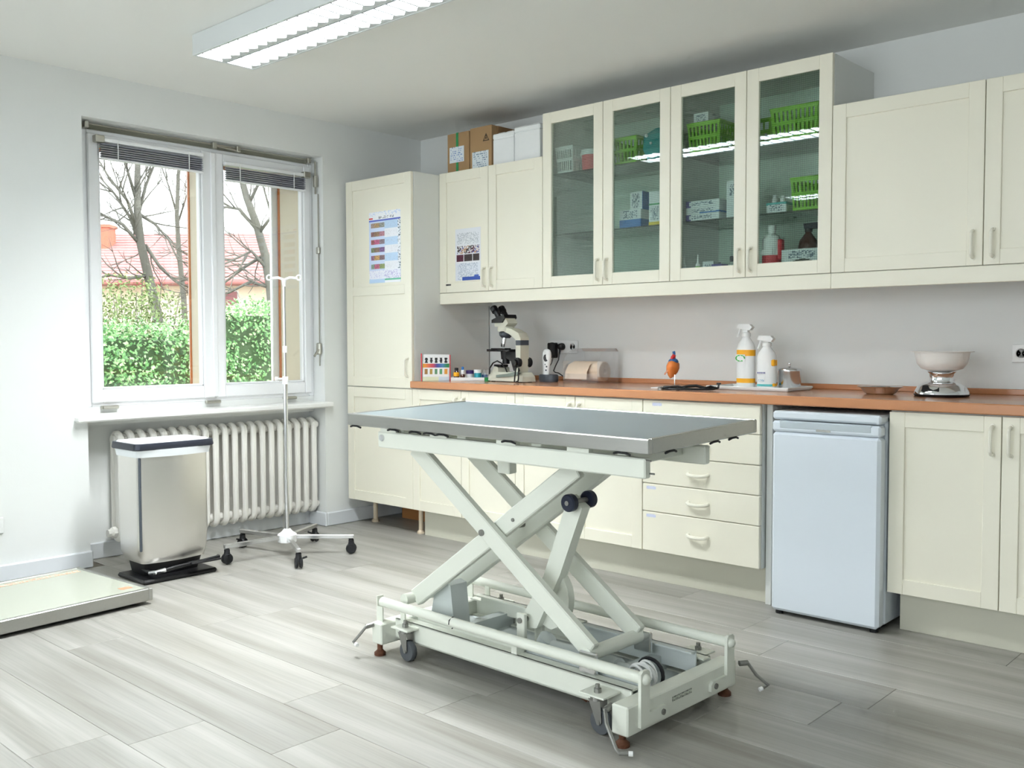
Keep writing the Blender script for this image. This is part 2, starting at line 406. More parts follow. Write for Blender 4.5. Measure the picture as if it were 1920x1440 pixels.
# ------------------------------------------------------------------ window_1: box-type casement with outer wooden frame
w1 = thing('window_1', 'white double casement window with orange-brown outer frame above the radiator', 'window', (-.78, -1.5, .795)); w1['kind'] = 'structure'
f = MB()
for a in ((-.80, -.742, -2.24, -2.17, .795, 2.205), (-.80, -.742, -.83, -.795, .795, 2.205), (-.80, -.742, -2.17, -.83, 2.16, 2.205), (-.80, -.742, -2.17, -.83, .795, .85)): f.box(*a, .004)
f.box(-.80, -.75, -1.50, -1.45, .85, 2.16, .003)
f.build('frame', 'window_paint', w1)
def sash(y0, y1, gy0, gy1):
    m = MB(); x0, x1 = -.775, -.725; z0, z1 = .815, 2.185; g0, g1 = .883, 2.125
    m.box(x0, x1, y0, gy0, z0, z1, .005); m.box(x0, x1, gy1, y1, z0, z1, .005)
    m.box(x0, x1 - .002, gy0, gy1, z0, g0, .005); m.box(x0, x1 - .002, gy0, gy1, g1, z1, .005)
    # chamfered glazing bead around the pane
    for a in ((x0 + .004, x1 - .012, gy0, gy0 + .012, g0, g1), (x0 + .004, x1 - .012, gy1 - .012, gy1, g0, g1), (x0 + .004, x1 - .012, gy0, gy1, g0, g0 + .012)): m.box(*a, .004)
    o = m.build('sash', 'window_paint', w1)
    MB().box(-.757, -.753, gy0, gy1, g0, g1).build('pane', 'window_glass', o)
    return o
sash(-2.172, -1.478, -2.117, -1.542); s2 = sash(-1.474, -.822, -1.41, -.868)
MB().box(-.727, -.715, -1.492, -1.462, .82, 2.18, .004).build('cover_strip', 'window_paint', w1)
o = MB()
for a in ((-.922, -.90, -2.24, -2.045, .76, 2.24), (-.922, -.90, -1.525, -1.40, .76, 2.24), (-.922, -.90, -.925, -.795, .76, 2.24), (-.922, -.90, -2.045, -.925, .76, .886), (-.922, -.90, -2.045, -.925, 2.13, 2.24)): o.box(*a, .003)
o.build('outer_frame', 'outer_wood', w1)
o = MB(); o.box(-.90, -.776, -1.520, -1.425, .80, 2.20); o.prism([(-.90, -.920), (-.776, -.872), (-.776, -.80), (-.90, -.80)], 'z', .80, 2.20); o.box(-.90, -.776, -2.045, -.90, .80, .878)
o.build('box_lining', 'reveal_cream', w1)
for a, b in ((-2.052, -1.515), (-1.41, -.945)): MB().box(-.938, -.934, a, b, .88, 2.14).build('outer_pane', 'window_glass', w1)
MB().box(-.955, -.924, -.962, -.80, .78, 2.22, .003).build('outer_sash', 'window_paint', w1)
# header recess: weathered board, drive rod and joints of the fanlight opener
MB().box(-.86, -.80, -2.24, -.795, 2.2, 2.24).build('header_board', 'lintel_green', w1)
r = MB(); r.cyl((-.70, -2.2, 2.222), (-.70, -.83, 2.222), .0035, n=8); 
for yy in (-2.19, -1.48, -1.33, -.85): r.box(-.715, -.685, yy - .012, yy + .012, 2.20, 2.232, .003)
r.cyl((-.715, -1.46, 2.222), (-.70, -1.34, 2.208), .006, n=8)
r.build('opener_rod', 'brass_grey', w1)
l = MB(); l.cyl((-.68, -.815, 2.215), (-.68, -.815, 2.02), .006, n=8); l.box(-.69, -.67, -.825, -.80, 2.06, 2.13, .003); l.cyl((-.668, -.805, 2.02), (-.668, -.805, .98), .004, n=8)
l.box(-.685, -.655, -.815, -.797, 1.66, 1.70, .004); l.box(-.688, -.65, -.82, -.797, 1.05, 1.12, .006); l.cyl((-.66, -.82, 1.08), (-.645, -.86, 1.04), .007, n=8)
l.build('opener_lever', 'brass_grey', w1)
c = MB(); c.cyl((-.69, -2.225, 2.22), (-.69, -2.225, 1.92), .006, n=8); c.build('opener_rod', 'rubber_black', w1)
for yy in (-2.08, -1.49, -.98):
    h = MB(); h.box(-.744, -.722, yy - .045, yy + .045, .783, .80, .003); h.cyl((-.722, yy - .04, .79), (-.722, yy + .04, .79), .008, n=8); h.build('hinge', 'brass_grey', w1)
def blind(y0, y1, z, lab):
    t = thing('venetian_blind', lab, 'blind', (-.70, (y0 + y1) / 2, z + .14), 'raised blinds on the window sashes')
    MB().box(-.722, -.692, y0, y1, z + .088, z + .108, .003).build('head_rail', 'window_paint', t)
    for i in range(13): MB(Matrix.Translation((-.706, 0, z + .012 + i * .0056)) @ Matrix.Rotation(.12 * (-1) ** i, 4, 'Y')).box(-.0125, .0125, y0 + .004, y1 - .004, -.0006, .0006).build('slat', 'blind_slat', t)
    MB().box(-.72, -.692, y0 + .002, y1 - .002, z, z + .009, .003).build('bottom_rail', 'window_paint', t)
    for yy in (y0 + .09, y1 - .09): MB().cyl((-.69, yy, z), (-.69, yy, z + .1), .0025, n=6).build('ladder_cord', 'white_plastic', t)
    b = MB(); b.box(-.722, -.685, y0 - .028, y0 + .02, z + .082, z + .118, .003) if y0 < -1.6 else b.box(-.722, -.685, y1 - .02, y1 + .028, z + .082, z + .118, .003); b.build('bracket', 'brass_grey', t)
blind(-2.12, -1.545, 2.055, 'raised slatted blind bundled above the sash farther from the tall cabinet')
blind(-1.412, -.87, 2.03, 'raised slatted blind bundled above the sash nearer the tall cabinet')

w2 = bpy.data.objects.new('fill_window', None); COL.objects.link(w2); w2['kind'] = 'structure'; ORI[w2.name] = Vector((0, 0, 0))  # unseen window behind the camera, added and sized to even out the daylight
m = MB(); ya, yb = YF - .09, YF - .03
for a in ((.3, .36, .5, 2.4), (4.64, 4.7, .5, 2.4), (.36, 4.64, .5, .56), (.36, 4.64, 2.34, 2.4), (1.76, 1.84, .56, 2.34), (3.16, 3.24, .56, 2.34)): m.box(a[0], a[1], ya, yb, a[2], a[3], .004)
m.build('frame', 'window_paint', w2)
for a, b in ((.36, 1.76), (1.84, 3.16), (3.24, 4.64)): MB().box(a, b, YF - .062, YF - .058, .56, 2.34).build('pane', 'window_glass', w2)
# ------------------------------------------------------------------ fitted kitchen
WY, BY = -.43, -.65          # door fronts of wall and base units
def shaker(parent, x0, x1, z0, z1, yf, fr=.058, glass=False, mids=(), hx=None, hz0=0, hz1=0, flat=False):
    """framed door: proud stiles and rails round a recessed panel (or a pane); front at yf, facing -y"""
    m = MB(); g = .0016; x0 += g; x1 -= g; z0 += g; z1 -= g; th = .02; b = .0016
    if flat: m.box(x0, x1, yf, yf + th, z0, z1, .002)
    else:
        m.box(x0, x0 + fr, yf, yf + th, z0, z1, b); m.box(x1 - fr, x1, yf, yf + th, z0, z1, b)
        m.box(x0 + fr, x1 - fr, yf + .0006, yf + th, z0, z0 + fr, b); m.box(x0 + fr, x1 - fr, yf + .0006, yf + th, z1 - fr, z1, b)
        for q in mids: m.box(x0 + fr, x1 - fr, yf + .0006, yf + th, q - fr * .45, q + fr * .45, b)
        if not glass: m.box(x0 + fr - .002, x1 - fr + .002, yf + .008, yf + .016, z0 + fr - .002, z1 - fr + .002)
    d = m.build('door', 'cabinet_cream', parent)
    if glass: MB().box(x0 + fr - .003, x1 - fr + .003, yf + .009, yf + .013, z0 + fr - .003, z1 - fr + .003).build('glass_pane', 'cabinet_glass', d)
    if hx is not None: handle(d, hx, yf, hz0, hz1)
    return d
def handle(parent, x, yf, z0, z1):
    h = MB(); P = [(x, yf + .002, z0), (x, yf - .018, z0 + .004), (x, yf - .027, z0 + .014), (x, yf - .029, (z0 + z1) / 2), (x, yf - .027, z1 - .014), (x, yf - .018, z1 - .004), (x, yf + .002, z1)]
    h.tube(P, .0065, 10); h.lathe([(.009, 0), (.009, .004)], (x, yf, z0), 10, axis=Vector((0, -1, 0))); h.lathe([(.009, 0), (.009, .004)], (x, yf, z1), 10, axis=Vector((0, -1, 0)))
    return h.build('handle', 'handle_cream', parent)
def carcass(t, x0, x1, yb, yf, z0, z1, shelves=(), open_=False, top=True):
    if not open_:
        MB().box(x0 + .0005, x1 - .0005, yb, yf, z0, z1, .001).build('body', 'cabinet_side', t); return
    m = MB(); k = .017
    m.box(x0 + .0005, x0 + k, yb, yf, z0, z1); m.box(x1 - k, x1 - .0005, yb, yf, z0, z1); m.box(x0 + k, x1 - k, yb, yf, z0, z0 + k); m.box(x0 + k, x1 - k, yb, yf, z1 - k, z1)
    m.box(x0 + k, x1 - k, yb - .006, yb, z0 + k, z1 - k, m=1)
    m.build('body', ['cabinet_side', 'cabinet_inside'], t)
    for z in shelves: MB().box(x0 + k, x1 - k, yb - .008, yf + .035, z - .003, z + .003).build('shelf', 'shelf_glass', t)

# tall cabinet
t = thing('tall_cabinet', 'tall cream cabinet with a picture chart on its door, next to the window', 'cabinet', (-.3, -.63, .155))
carcass(t, -.6, 0, -.01, BY + .022, .155, 2.10)
d = shaker(t, -.6, 0, .855, 2.10, BY, .06, mids=(1.43,), hx=-.035, hz0=.925, hz1=1.03)
shaker(t, -.6, 0, .155, .853, BY, .06)
def leg(t, x, y):
    m = MB(); m.cyl((x, y, .004), (x, y, .155), .014, n=12); m.lathe([(.024, 0), (.024, .01), (.016, .02)], (x, y, 0), 14); m.lathe([(.018, 0), (.022, .012)], (x, y, .14), 12); m.build('leg', 'leg_beige', t)
leg(t, -.52, -.50); leg(t, -.03, -.56); leg(t, -.52, -.08); leg(t, -.08, -.08)
# base units
def base_pair(x0, x1, lab):
    t = thing('base_cabinet', lab, 'cabinet', ((x0 + x1) / 2, -.6, .155), 'fitted cream base cabinets'); xm = (x0 + x1) / 2
    carcass(t, x0, x1, -.01, BY + .022, .155, .858)
    shaker(t, x0, xm, .155, .856, BY, hx=xm - .03, hz0=.715, hz1=.82); shaker(t, xm, x1, .155, .856, BY, hx=xm + .03, hz0=.715, hz1=.82)
    return t
base_pair(0, .8, 'cream two-door base cabinet directly beside the tall cabinet')
base_pair(.8, 1.6, 'cream two-door base cabinet directly beside the drawer unit')
base_pair(2.74, 3.54, 'cream two-door base cabinet beside the small white fridge')
t = thing('drawer_unit', 'cream base unit with five stacked drawers next to the fridge', 'cabinet', (1.9, -.6, .155), 'fitted cream base cabinets')
carcass(t, 1.6, 2.2, -.01, BY + .022, .155, .858)
for z0, z1 in ((.729, .856), (.599, .729), (.470, .599), (.340, .470), (.155, .340)):
    m = MB(); m.box(1.6016, 2.1984, BY, BY + .02, z0 + .0015, z1 - .0015, .003); dr = m.build('drawer_front', 'cabinet_cream', t)
    h = MB(); zc = (z0 + z1) / 2 + (.012 if z1 - z0 > .15 else 0); n = 10; P = []
    for i in range(n + 1):
        a = PI * i / n; P.append((1.9 - .05 * math.cos(a), BY - .026 * math.sin(a) ** .6 if 0 < i < n else BY + .003, zc - .006 * math.sin(a)))
    h.tube(P, .0085, 10); h.build('handle', 'handle_cream', dr)
    if z0 > .72 or abs(z0 - .34) < .01 or z0 < .2:
        w = print_panel('label', (1.625 if z0 < .7 else 1.655, BY, z1 - .026), (.05, 0, 0), (0, 0, .014), 20, 6, lambda u, v: C(120, 140, 210) if (math.sin(u * 61) + math.sin(v * 17 + u * 23) > .7) else C(232, 234, 240), 'ink_print', dr)
tag(MB().box(2.205, 2.232, BY + .045, -.01, 0, .858, .002).build('filler_panel', 'cabinet_side'), 'pale grey upright end panel between drawers and fridge', 'panel')
# plinths
tag(MB().box(.02, 2.2, -.576, -.56, 0, .155, .001).build('plinth', 'plinth_paint'), 'long beige plinth board under the base cabinets and drawers', 'plinth')
tag(MB().box(2.765, 3.54, -.576, -.56, 0, .155, .001).build('plinth', 'plinth_paint'), 'beige plinth board under the cabinet beside the fridge', 'plinth')
tag(MB().box(-.50, .012, -.30, -.285, 0, .13, .001).build('loose_board', 'wood_brown'), 'brown wooden board standing under the tall cabinet', 'board')
# worktop with upstand
t = thing('worktop', 'long orange-brown wood laminate worktop along the wall', 'worktop', (1.77, -.33, .86))
MB().box(.0015, 3.56, -.67, -.002, .861, .90, .004).build('slab', 'worktop_wood', t)
MB().box(.0015, 3.56, -.017, -.002, .90, .924, .002).build('upstand', 'worktop_wood', t)
# wall units
t = thing('wall_cabinet', 'cream two-door wall cabinet carrying cardboard and white boxes', 'cabinet', (.4, -.2, 1.41), 'fitted cream wall cabinets')
carcass(t, 0, .8, -.002, WY + .022, 1.41, 2.108)
shaker(t, 0, .4, 1.41, 2.109, WY, hx=.372, hz0=1.436, hz1=1.541); shaker(t, .4, .8, 1.41, 2.109, WY, hx=.428, hz0=1.436, hz1=1.541)
poster_cab = t
for x0, lab in ((.8, 'tall glass-fronted wall cabinet beside the cardboard boxes'), (1.6, 'tall glass-fronted wall cabinet beside the wide plain wall cabinet')):
    t = thing('glass_cabinet', lab, 'cabinet', (x0 + .4, -.2, 1.41), 'glazed wall cabinets')
    carcass(t, x0, x0 + .8, -.002, WY + .022, 1.41, 2.328, (1.692, 2.012), True)
    shaker(t, x0, x0 + .4, 1.41, 2.33, WY, glass=True, hx=x0 + .372, hz0=1.436, hz1=1.541); shaker(t, x0 + .4, x0 + .8, 1.41, 2.33, WY, glass=True, hx=x0 + .428, hz0=1.436, hz1=1.541)
t = thing('wall_cabinet', 'wide plain cream wall cabinet above the fridge', 'cabinet', (3.0, -.2, 1.41), 'fitted cream wall cabinets')
carcass(t, 2.4, 3.6, -.002, WY + .022, 1.41, 2.108)
d = shaker(t, 2.4, 3.0, 1.41, 2.109, WY, hx=2.965, hz0=1.44, hz1=1.545)
print_panel('label', (2.89, WY + .0055 + .002, 1.452), (.055, 0, 0), (0, 0, .016), 22, 5, lambda u, v: C(60, 70, 90) if .3 < v < .7 and .15 < u < .95 and math.sin(u * 70) > -.2 else C(236, 238, 236), 'ink_print', d)
d = shaker(t, 3.0, 3.6, 1.41, 2.109, WY, hx=3.035, hz0=1.44, hz1=1.545)
print_panel('label', (3.06, WY + .0055 + .002, 1.433), (.12, 0, 0), (0, 0, .014), 40, 5, lambda u, v: C(210, 214, 216) if .3 < v < .7 and math.sin(u * 90) > .3 and abs(u - .5) > .08 else C(36, 40, 46), 'ink_print', d)
t = thing('pelmet', 'narrow cream pelmet strip under the wall cabinets', 'pelmet', (1.8, -.41, 1.345))
MB().box(0, 2.4, WY + .002, WY + .022, 1.345, 1.409, .002).build('strip', 'cabinet_cream', t); MB().box(2.401, 3.6, WY + .002, WY + .022, 1.345, 1.409, .002).build('strip', 'cabinet_cream', t)
MB().box(0, .016, WY + .022, -.002, 1.345, 1.409).build('return', 'cabinet_side', t)

# fridge
t = thing('fridge', 'small white undercounter fridge with a blank door', 'fridge', (2.51, -.4, 0))
MB().box(2.285, 2.732, -.645, -.05, .022, .835, .006).build('body', 'fridge_white', t)
MB().box(2.285, 2.732, -.71, -.05, .806, .84, .008).build('top_panel', 'fridge_white', t)
d = MB(); d.box(2.285, 2.732, -.712, -.65, .016, .755, .012); d = d.build('door', 'fridge_white', t)
m = MB(); m.box(2.285, 2.732, -.712, -.66, .757, .80, .008); m.build('grip_bar', 'fridge_white', d)
MB().box(2.315, 2.70, -.7135, -.70, .768, .802, .008).build('grip_recess', 'fridge_grey', d)
MB().box(2.475, 2.535, -.7145, -.71, .764, .774, .001).build('badge', 'steel_bright', d)
MB().box(2.30, 2.72, -.66, -.60, .010, .024).build('kick_strip', 'rubber_black', t)
for x in (2.31, 2.705):
    for y in (-.68, -.09): MB().cyl((x, y, 0), (x, y, .024), .016, n=12).build('foot', 'rubber_black', t)

# ------------------------------------------------------------------ ceiling lamps
def ceiling_lamp(x0, y0, lab, k_w=1.0):
    L, Wd, z0, z1 = 1.565, .305, 2.366, ZC - .0005; x1, y1 = x0 + L, y0 + Wd
    t = thing('ceiling_lamp', lab, 'ceiling lamp', ((x0 + x1) / 2, (y0 + y1) / 2, z1), 'twin-trough louvred ceiling lamps')
    h = MB(); h.box(x0, x1, y0, y0 + .012, z0, z1, .002); h.box(x0, x1, y1 - .012, y1, z0, z1, .002); h.box(x0, x0 + .012, y0 + .012, y1 - .012, z0, z1, .002); h.box(x1 - .012, x1, y0 + .012, y1 - .012, z0, z1, .002)
    h.box(x0 + .012, x1 - .012, y0 + .012, y1 - .012, z1 - .012, z1); h.box(x0 + .012, x1 - .012, (y0 + y1) / 2 - .007, (y0 + y1) / 2 + .007, z0 + .004, z1 - .012)
    h.build('housing', 'lamp_housing', t)
    blade = None
    for k in (0, 1):
        a = y0 + .014 + k * (Wd / 2 - .005); b = a + Wd / 2 - .024; yc = (a + b) / 2
        MB().cyl((x0 + .03, yc, z0 + .048), (x1 - .03, yc, z0 + .048), .013, n=12).build('tube', 'lamp_tube', t)
        for yy, d in ((a + .002, 1), (b - .002, -1)):   # sloping mirror sides of the trough
            MB().prism([(yy, z0 + .003), (yy + d * .004, z0 + .003), (yy + d * .002, z0 + .055), (yy, z0 + .055)], 'x', x0 + .013, x1 - .013).build('reflector', 'lamp_louver', t)
        sw = MB(); k_ = 22; vs_ = []   # scalloped lower lip along the far side of the trough
        for i in range(k_ + 1):
            xa = x0 + .015 + (L - .03) * i / k_; vs_ += [(xa, b + .003, z0 + .0015), (xa, b - .006, z0 + .0015)]
            if i < k_: xm = xa + (L - .03) / k_ * .5; vs_ += [(xm, b + .003, z0 + .0015), (xm, b - .030, z0 + .0015)]
        sw.add(vs_ + [(p_[0], p_[1], p_[2] + .001) for p_ in vs_], [(2 * i, 2 * i + 1, 2 * i + 3, 2 * i + 2) for i in range(2 * k_)] + [(len(vs_) + 2 * i, len(vs_) + 2 * i + 2, len(vs_) + 2 * i + 3, len(vs_) + 2 * i + 1) for i in range(2 * k_)] + [(2 * i + 1, len(vs_) + 2 * i + 1, len(vs_) + 2 * i + 3, 2 * i + 3) for i in range(2 * k_)])
        sw.build('scalloped_lip', 'lamp_housing', t)
        n = 22
        for i in range(n):
            xx = x0 + .05 + (L - .1) * i / (n - 1)
            if blade is None:
                m = MB(); m.prism([(xx - .006, z0 + .003), (xx + .006, z0 + .003), (xx + .001, z0 + .030), (xx - .001, z0 + .030)], 'y', a + .004, b - .004)
                blade = m.build('louver_blade', 'lamp_louver', t); bx0, ba = xx, a
            else:
                c = blade.copy(); COL.objects.link(c); c.parent = t; c.location = (xx - bx0, a - ba, 0)
        d = bpy.data.lights.new('lamp_light', 'AREA'); d.shape = 'RECTANGLE'; d.size = L - .06; d.size_y = b - a - .014; d.energy = LAMP_W * k_w; d.color = (.96, .99, 1.0)
        o = bpy.data.objects.new('lamp_light', d); COL.objects.link(o); o.parent = t; o.location = Vector(((x0 + x1) / 2, yc, z1 - .016)) - ORI[t.name]
ceiling_lamp(.285, -2.155, 'louvred twin fluorescent ceiling lamp above the room near the window')
ceiling_lamp(.22, -4.56, 'louvred ceiling lamp seen only mirrored in the glass cabinet doors', .22)

# ------------------------------------------------------------------ radiator
t = thing('radiator', 'white ribbed cast iron radiator in the niche below the window', 'radiator', (-.735, -1.45, .09))
sec = None
for i in range(21):
    yy = -2.045 + i * .0605
    if sec is None:
        m = MB(); P = []
        xa, xb, za, zb = -.775, -.695, .115, .635
        for k in range(9): a = PI * k / 8; P.append(((xa + xb) / 2 + .04 * math.cos(a), yy, zb - .02 + .035 * math.sin(a)))
        for k in range(9): a = PI * k / 8; P.append(((xa + xb) / 2 - .04 * math.cos(a), yy, za + .02 - .035 * math.sin(a)))
        m.tube(P, .0185, 10, closed=True); m.box(-.772, -.698, yy - .006, yy + .006, .14, .61)
        for z in (.135, .62): m.cyl((-.735, yy - .0295, z), (-.735, yy + .0295, z), .024, n=12)
        sec = m.build('radiator_rib', 'radiator_enamel', t); sy = yy
    else:
        c = sec.copy(); COL.objects.link(c); c.parent = t; c.location = (0, yy - sy, 0)
m = MB(); m.cyl((-.735, -.805, .62), (-.735, -.862, .62), .012, n=10); m.lathe([(.014, 0), (.022, .008), (.024, .05), (.018, .058), (0, .06)], (-.735, -.815, .62), 16, axis=Vector((.9, -.35, .1)).normalized()); m.build('valve_knob', 'radiator_enamel', t)
m = MB(); m.cyl((-.735, -.80, .135), (-.735, -.85, .135), .012, n=10); m.cyl((-.735, -.815, .09), (-.735, -.815, .17), .016, n=10); m.lathe([(.016, 0), (.02, .012), (.018, .03), (0, .032)], (-.725, -.815, .135), 12, axis=Vector((1, 0, 0))); m.build('return_valve', 'radiator_enamel', t)
m = MB(); m.lathe([(.03, 0), (.03, .02), (.02, .03), (.02, .045), (0, .047)], (-.735, -2.06, .135), 8, axis=Vector((0, -1, 0))); m.build('end_plug', 'radiator_enamel', t)
m = MB()
for yy in (-1.9, -1.0): m.box(-.79, -.74, yy - .01, yy + .01, .0, .1, .003)
m.build('bracket_foot', 'radiator_enamel', t)

# ------------------------------------------------------------------ pedal bin
t = thing('pedal_bin', 'brushed steel pedal bin with dark lid in front of the radiator', 'bin', (-.21, -2.065, 0))
def rounded(x0, x1, y0, y1, r, bulge, n=5, nf=8):
    """plan outline, convex front at x1"""
    P = []
    def arc(cx, cy, a0, a1):
        for i in range(n + 1): a = a0 + (a1 - a0) * i / n; P.append((cx + r * math.cos(a), cy + r * math.sin(a)))
    arc(x0 + r, y1 - r, PI / 2, PI); arc(x0 + r, y0 + r, PI, 1.5 * PI); arc(x1 - r, y0 + r, 1.5 * PI, 1.93 * PI)
    for i in range(1, nf): u = i / nf; P.append((x1 + bulge * math.sin(PI * u), y0 + r + (y1 - y0 - 2 * r) * u))
    arc(x1 - r, y1 - r, .07 * PI, PI / 2)
    return P
def shell(m, outs, zs, mi=0):
    k = len(outs[0]); vs = [(p[0], p[1], z) for o_, z in zip(outs, zs) for p in o_]
    fs = [(a * k + i, a * k + (i + 1) % k, (a + 1) * k + (i + 1) % k, (a + 1) * k + i) for a in range(len(outs) - 1) for i in range(k)]
    fs += [tuple(range(k - 1, -1, -1)), tuple(range((len(outs) - 1) * k, len(outs) * k))]
    m.add(vs, fs, mi)
m = MB(); shell(m, [rounded(-.33, -.125, -2.215, -1.895, .03, .016), rounded(-.335, -.115, -2.235, -1.885, .03, .02), rounded(-.335, -.11, -2.24, -1.88, .03, .022), rounded(-.335, -.11, -2.24, -1.88, .03, .022)], [.085, .13, .22, .618]); m.build('body', 'steel_bin', t, angle=50)
m = MB(); shell(m, [rounded(-.338, -.100, -2.247, -1.873, .03, .02), rounded(-.342, -.092, -2.252, -1.868, .03, .02)], [.59, .625]); m.build('bag', 'bag_film', t, angle=50)
m = MB(); shell(m, [rounded(-.345, -.085, -2.262, -1.862, .03, .004), rounded(-.347, -.08, -2.266, -1.858, .03, .004), rounded(-.345, -.083, -2.262, -1.862, .03, .004)], [.624, .63, .656]); ld = m.build('lid', 'bin_lid', t, angle=50)
MB().box(-.1215, -.1085, -2.2375, -2.2265, .15, .59, .003).build('edge_shade', 'grey_plastic', t)  # thin dark strip imitating the shade line between the bin's side and front
m = MB(); shell(m, [rounded(-.335, -.098, -2.25, -1.875, .03, .003), rounded(-.33, -.105, -2.245, -1.88, .03, .003)], [.656, .661]); m.build('lid_inlay', 'bag_film', ld)
m = MB(); m.box(-.335, -.07, -2.245, -1.865, 0, .022, .008); shell(m, [rounded(-.31, -.15, -2.19, -1.92, .02, .01), rounded(-.32, -.135, -2.205, -1.90, .03, .014)], [.02, .086]); m.build('base', 'black_plastic', t)
m = MB(); m.tube([(-.18, -2.19, .05), (-.10, -2.19, .045), (-.065, -2.18, .05), (-.06, -2.10, .062), (-.06, -1.95, .07), (-.065, -1.86, .075), (-.09, -1.85, .073)], .009, 8); m.box(-.085, -.035, -2.02, -1.86, .064, .074, .004); m.build('pedal', 'black_plastic', t)
m = MB(); m.tube([(-.10, -2.2, .047), (-.07, -2.185, .052), (-.062, -2.14, .058)], .0105, 8); m.build('pedal_bracket', 'steel_bright', t)

# ------------------------------------------------------------------ infusion stand
CX, CY = -.13, -1.42
t = thing('infusion_stand', 'wheeled steel infusion stand with hook bar in front of the window', 'stand', (CX, CY, 0))
m = MB(); m.lathe([(.0, .07), (.05, .072), (.052, .11), (.03, .125), (.018, .14), (0, .141)], (CX, CY, 0), 10); m.build('hub', 'white_plastic', t)
for k in range(5):
    a = rad(-97 + 72 * k); d = Vector((math.cos(a), math.sin(a), 0)); tip = Vector((CX, CY, .092)) + d * .335
    m = MB(); m.bar(Vector((CX, CY, .097)) + d * .04, tip + d * .015, .022, .022, up=(0, 0, 1), b=.003); lg = m.build('leg', 'steel_bright', t)
    q = Vector((-d.y, d.x, 0)); w = tip + Vector((0, 0, -.062)); m = MB()
    for s_ in (-1, 1): m.lathe([(0, -.007), (.024, -.007), (.028, 0), (.024, .007), (0, .007)], w + q * (.011 * s_), 14, axis=q)
    m.box(w.x - .012, w.x + .012, w.y - .012, w.y + .012, w.z + .005, w.z + .05, .004)
    m.prism([(-.028, .0), (.032, .006), (.026, .034), (-.02, .036)], 'y', -.019, .019) if False else m.cyl(w + Vector((0, 0, .008)), w + Vector((0, 0, .04)), .02, .014, n=10)
    m.cyl(w + q * .02 + Vector((0, 0, .02)), w + q * .042 + Vector((0, 0, .026)), .005, n=6)
    m.build('caster', 'rubber_black', t)
MB().cyl((CX, CY, .13), (CX, CY, .93), .0115, n=14).build('lower_pole', 'steel_bright', t)
MB().cyl((CX, CY, .90), (CX, CY, 1.45), .0075, n=12).build('upper_pole', 'steel_bright', t)
vr = Vector((.737, .676, 0))
m = MB(); m.cyl((CX, CY, .905), (CX, CY, .945), .016, n=14); m.cyl(Vector((CX, CY, .932)), Vector((CX, CY, .932)) - vr * .04, .006, n=8); m.cyl(Vector((CX, CY, .932)) - vr * .036, Vector((CX, CY, .932)) - vr * .052, .012, n=10); m.build('clamp_collar', 'white_plastic', t)
m = MB(); m.cyl((CX, CY, 1.07), (CX, CY, 1.105), .012, n=12); m.build('pole_joint', 'white_plastic', t)
m = MB(); m.tube([Vector((CX, CY, 1.458)) - vr * .07, Vector((CX, CY, 1.462)) - vr * .03, Vector((CX, CY, 1.45)), Vector((CX, CY, 1.462)) + vr * .03, Vector((CX, CY, 1.458)) + vr * .07], .0075, 8); m.cyl((CX, CY, 1.415), (CX, CY, 1.45), .008, .014, n=10)
hb = m.build('hook_bar', 'white_plastic', t)
for s_ in (-1, 1):
    c = Vector((CX, CY, 1.462)) + vr * .078 * s_; m = MB(); m.tube([c + vr * .013 * math.cos(a) + Vector((0, 0, .013 * math.sin(a))) for a in [2 * PI * i / 12 for i in range(12)]], .0045, 6, closed=True); m.build('hook_ring', 'white_plastic', hb)

# ------------------------------------------------------------------ floor scale
FX = Matrix.Translation((.247, -2.36, 0)) @ Matrix.Rotation(rad(4.2), 4, 'Z')
t = thing('floor_scale', 'low steel-edged animal floor scale with pale green plate by the wall', 'scale', (0, -2.9, 0))
m = MB(FX)
m.box(-.63, 0, -1.05, -1.028, .017, .07, .003); m.box(-.63, 0, -.018, 0, .017, .07, .003); m.box(-.022, 0, -1.028, -.018, .017, .07, .003); m.box(-.63, -.608, -1.028, -.018, .017, .07, .003)
m.build('steel_frame', 'steel', t)
pl = MB(FX).box(-.608, -.024, -1.026, -.020, .03, .068, .002).build('plate', 'scale_glass', t)
def ink_scale(u, v):   # faint orange lettering and a square mark
    return C(226, 150, 112)
a = FX @ Vector((-.075, -.10, .0683)); b = FX.to_3x3()
print_panel('square_mark', a, b @ Vector((0, .05, 0)), b @ Vector((-.035, 0, 0)), 1, 1, ink_scale, 'ink_print', pl)
random.seed(3)
a = FX @ Vector((-.535, -.40, .0683))
lt = [[random.random() < .6 for _ in range(48)] for _ in range(5)]
print_panel('lettering', a, b @ Vector((0, .36, 0)), b @ Vector((-.035, 0, 0)), 48, 5, lambda u, v: C(224, 176, 146) if lt[int(v * 5)][int(u * 48)] and int(u * 48) % 7 != 3 else C(206, 214, 196), 'ink_print', pl)
m = MB(FX)
for x, y in ((-.57, -.06), (-.07, -.06), (-.57, -.98), (-.07, -.98)): m.cyl((x, y, 0), (x, y, .03), .02, n=12)
m.box(-.6, -.03, -1.02, -.03, .008, .03); m.build('underside', 'rubber_black', t)

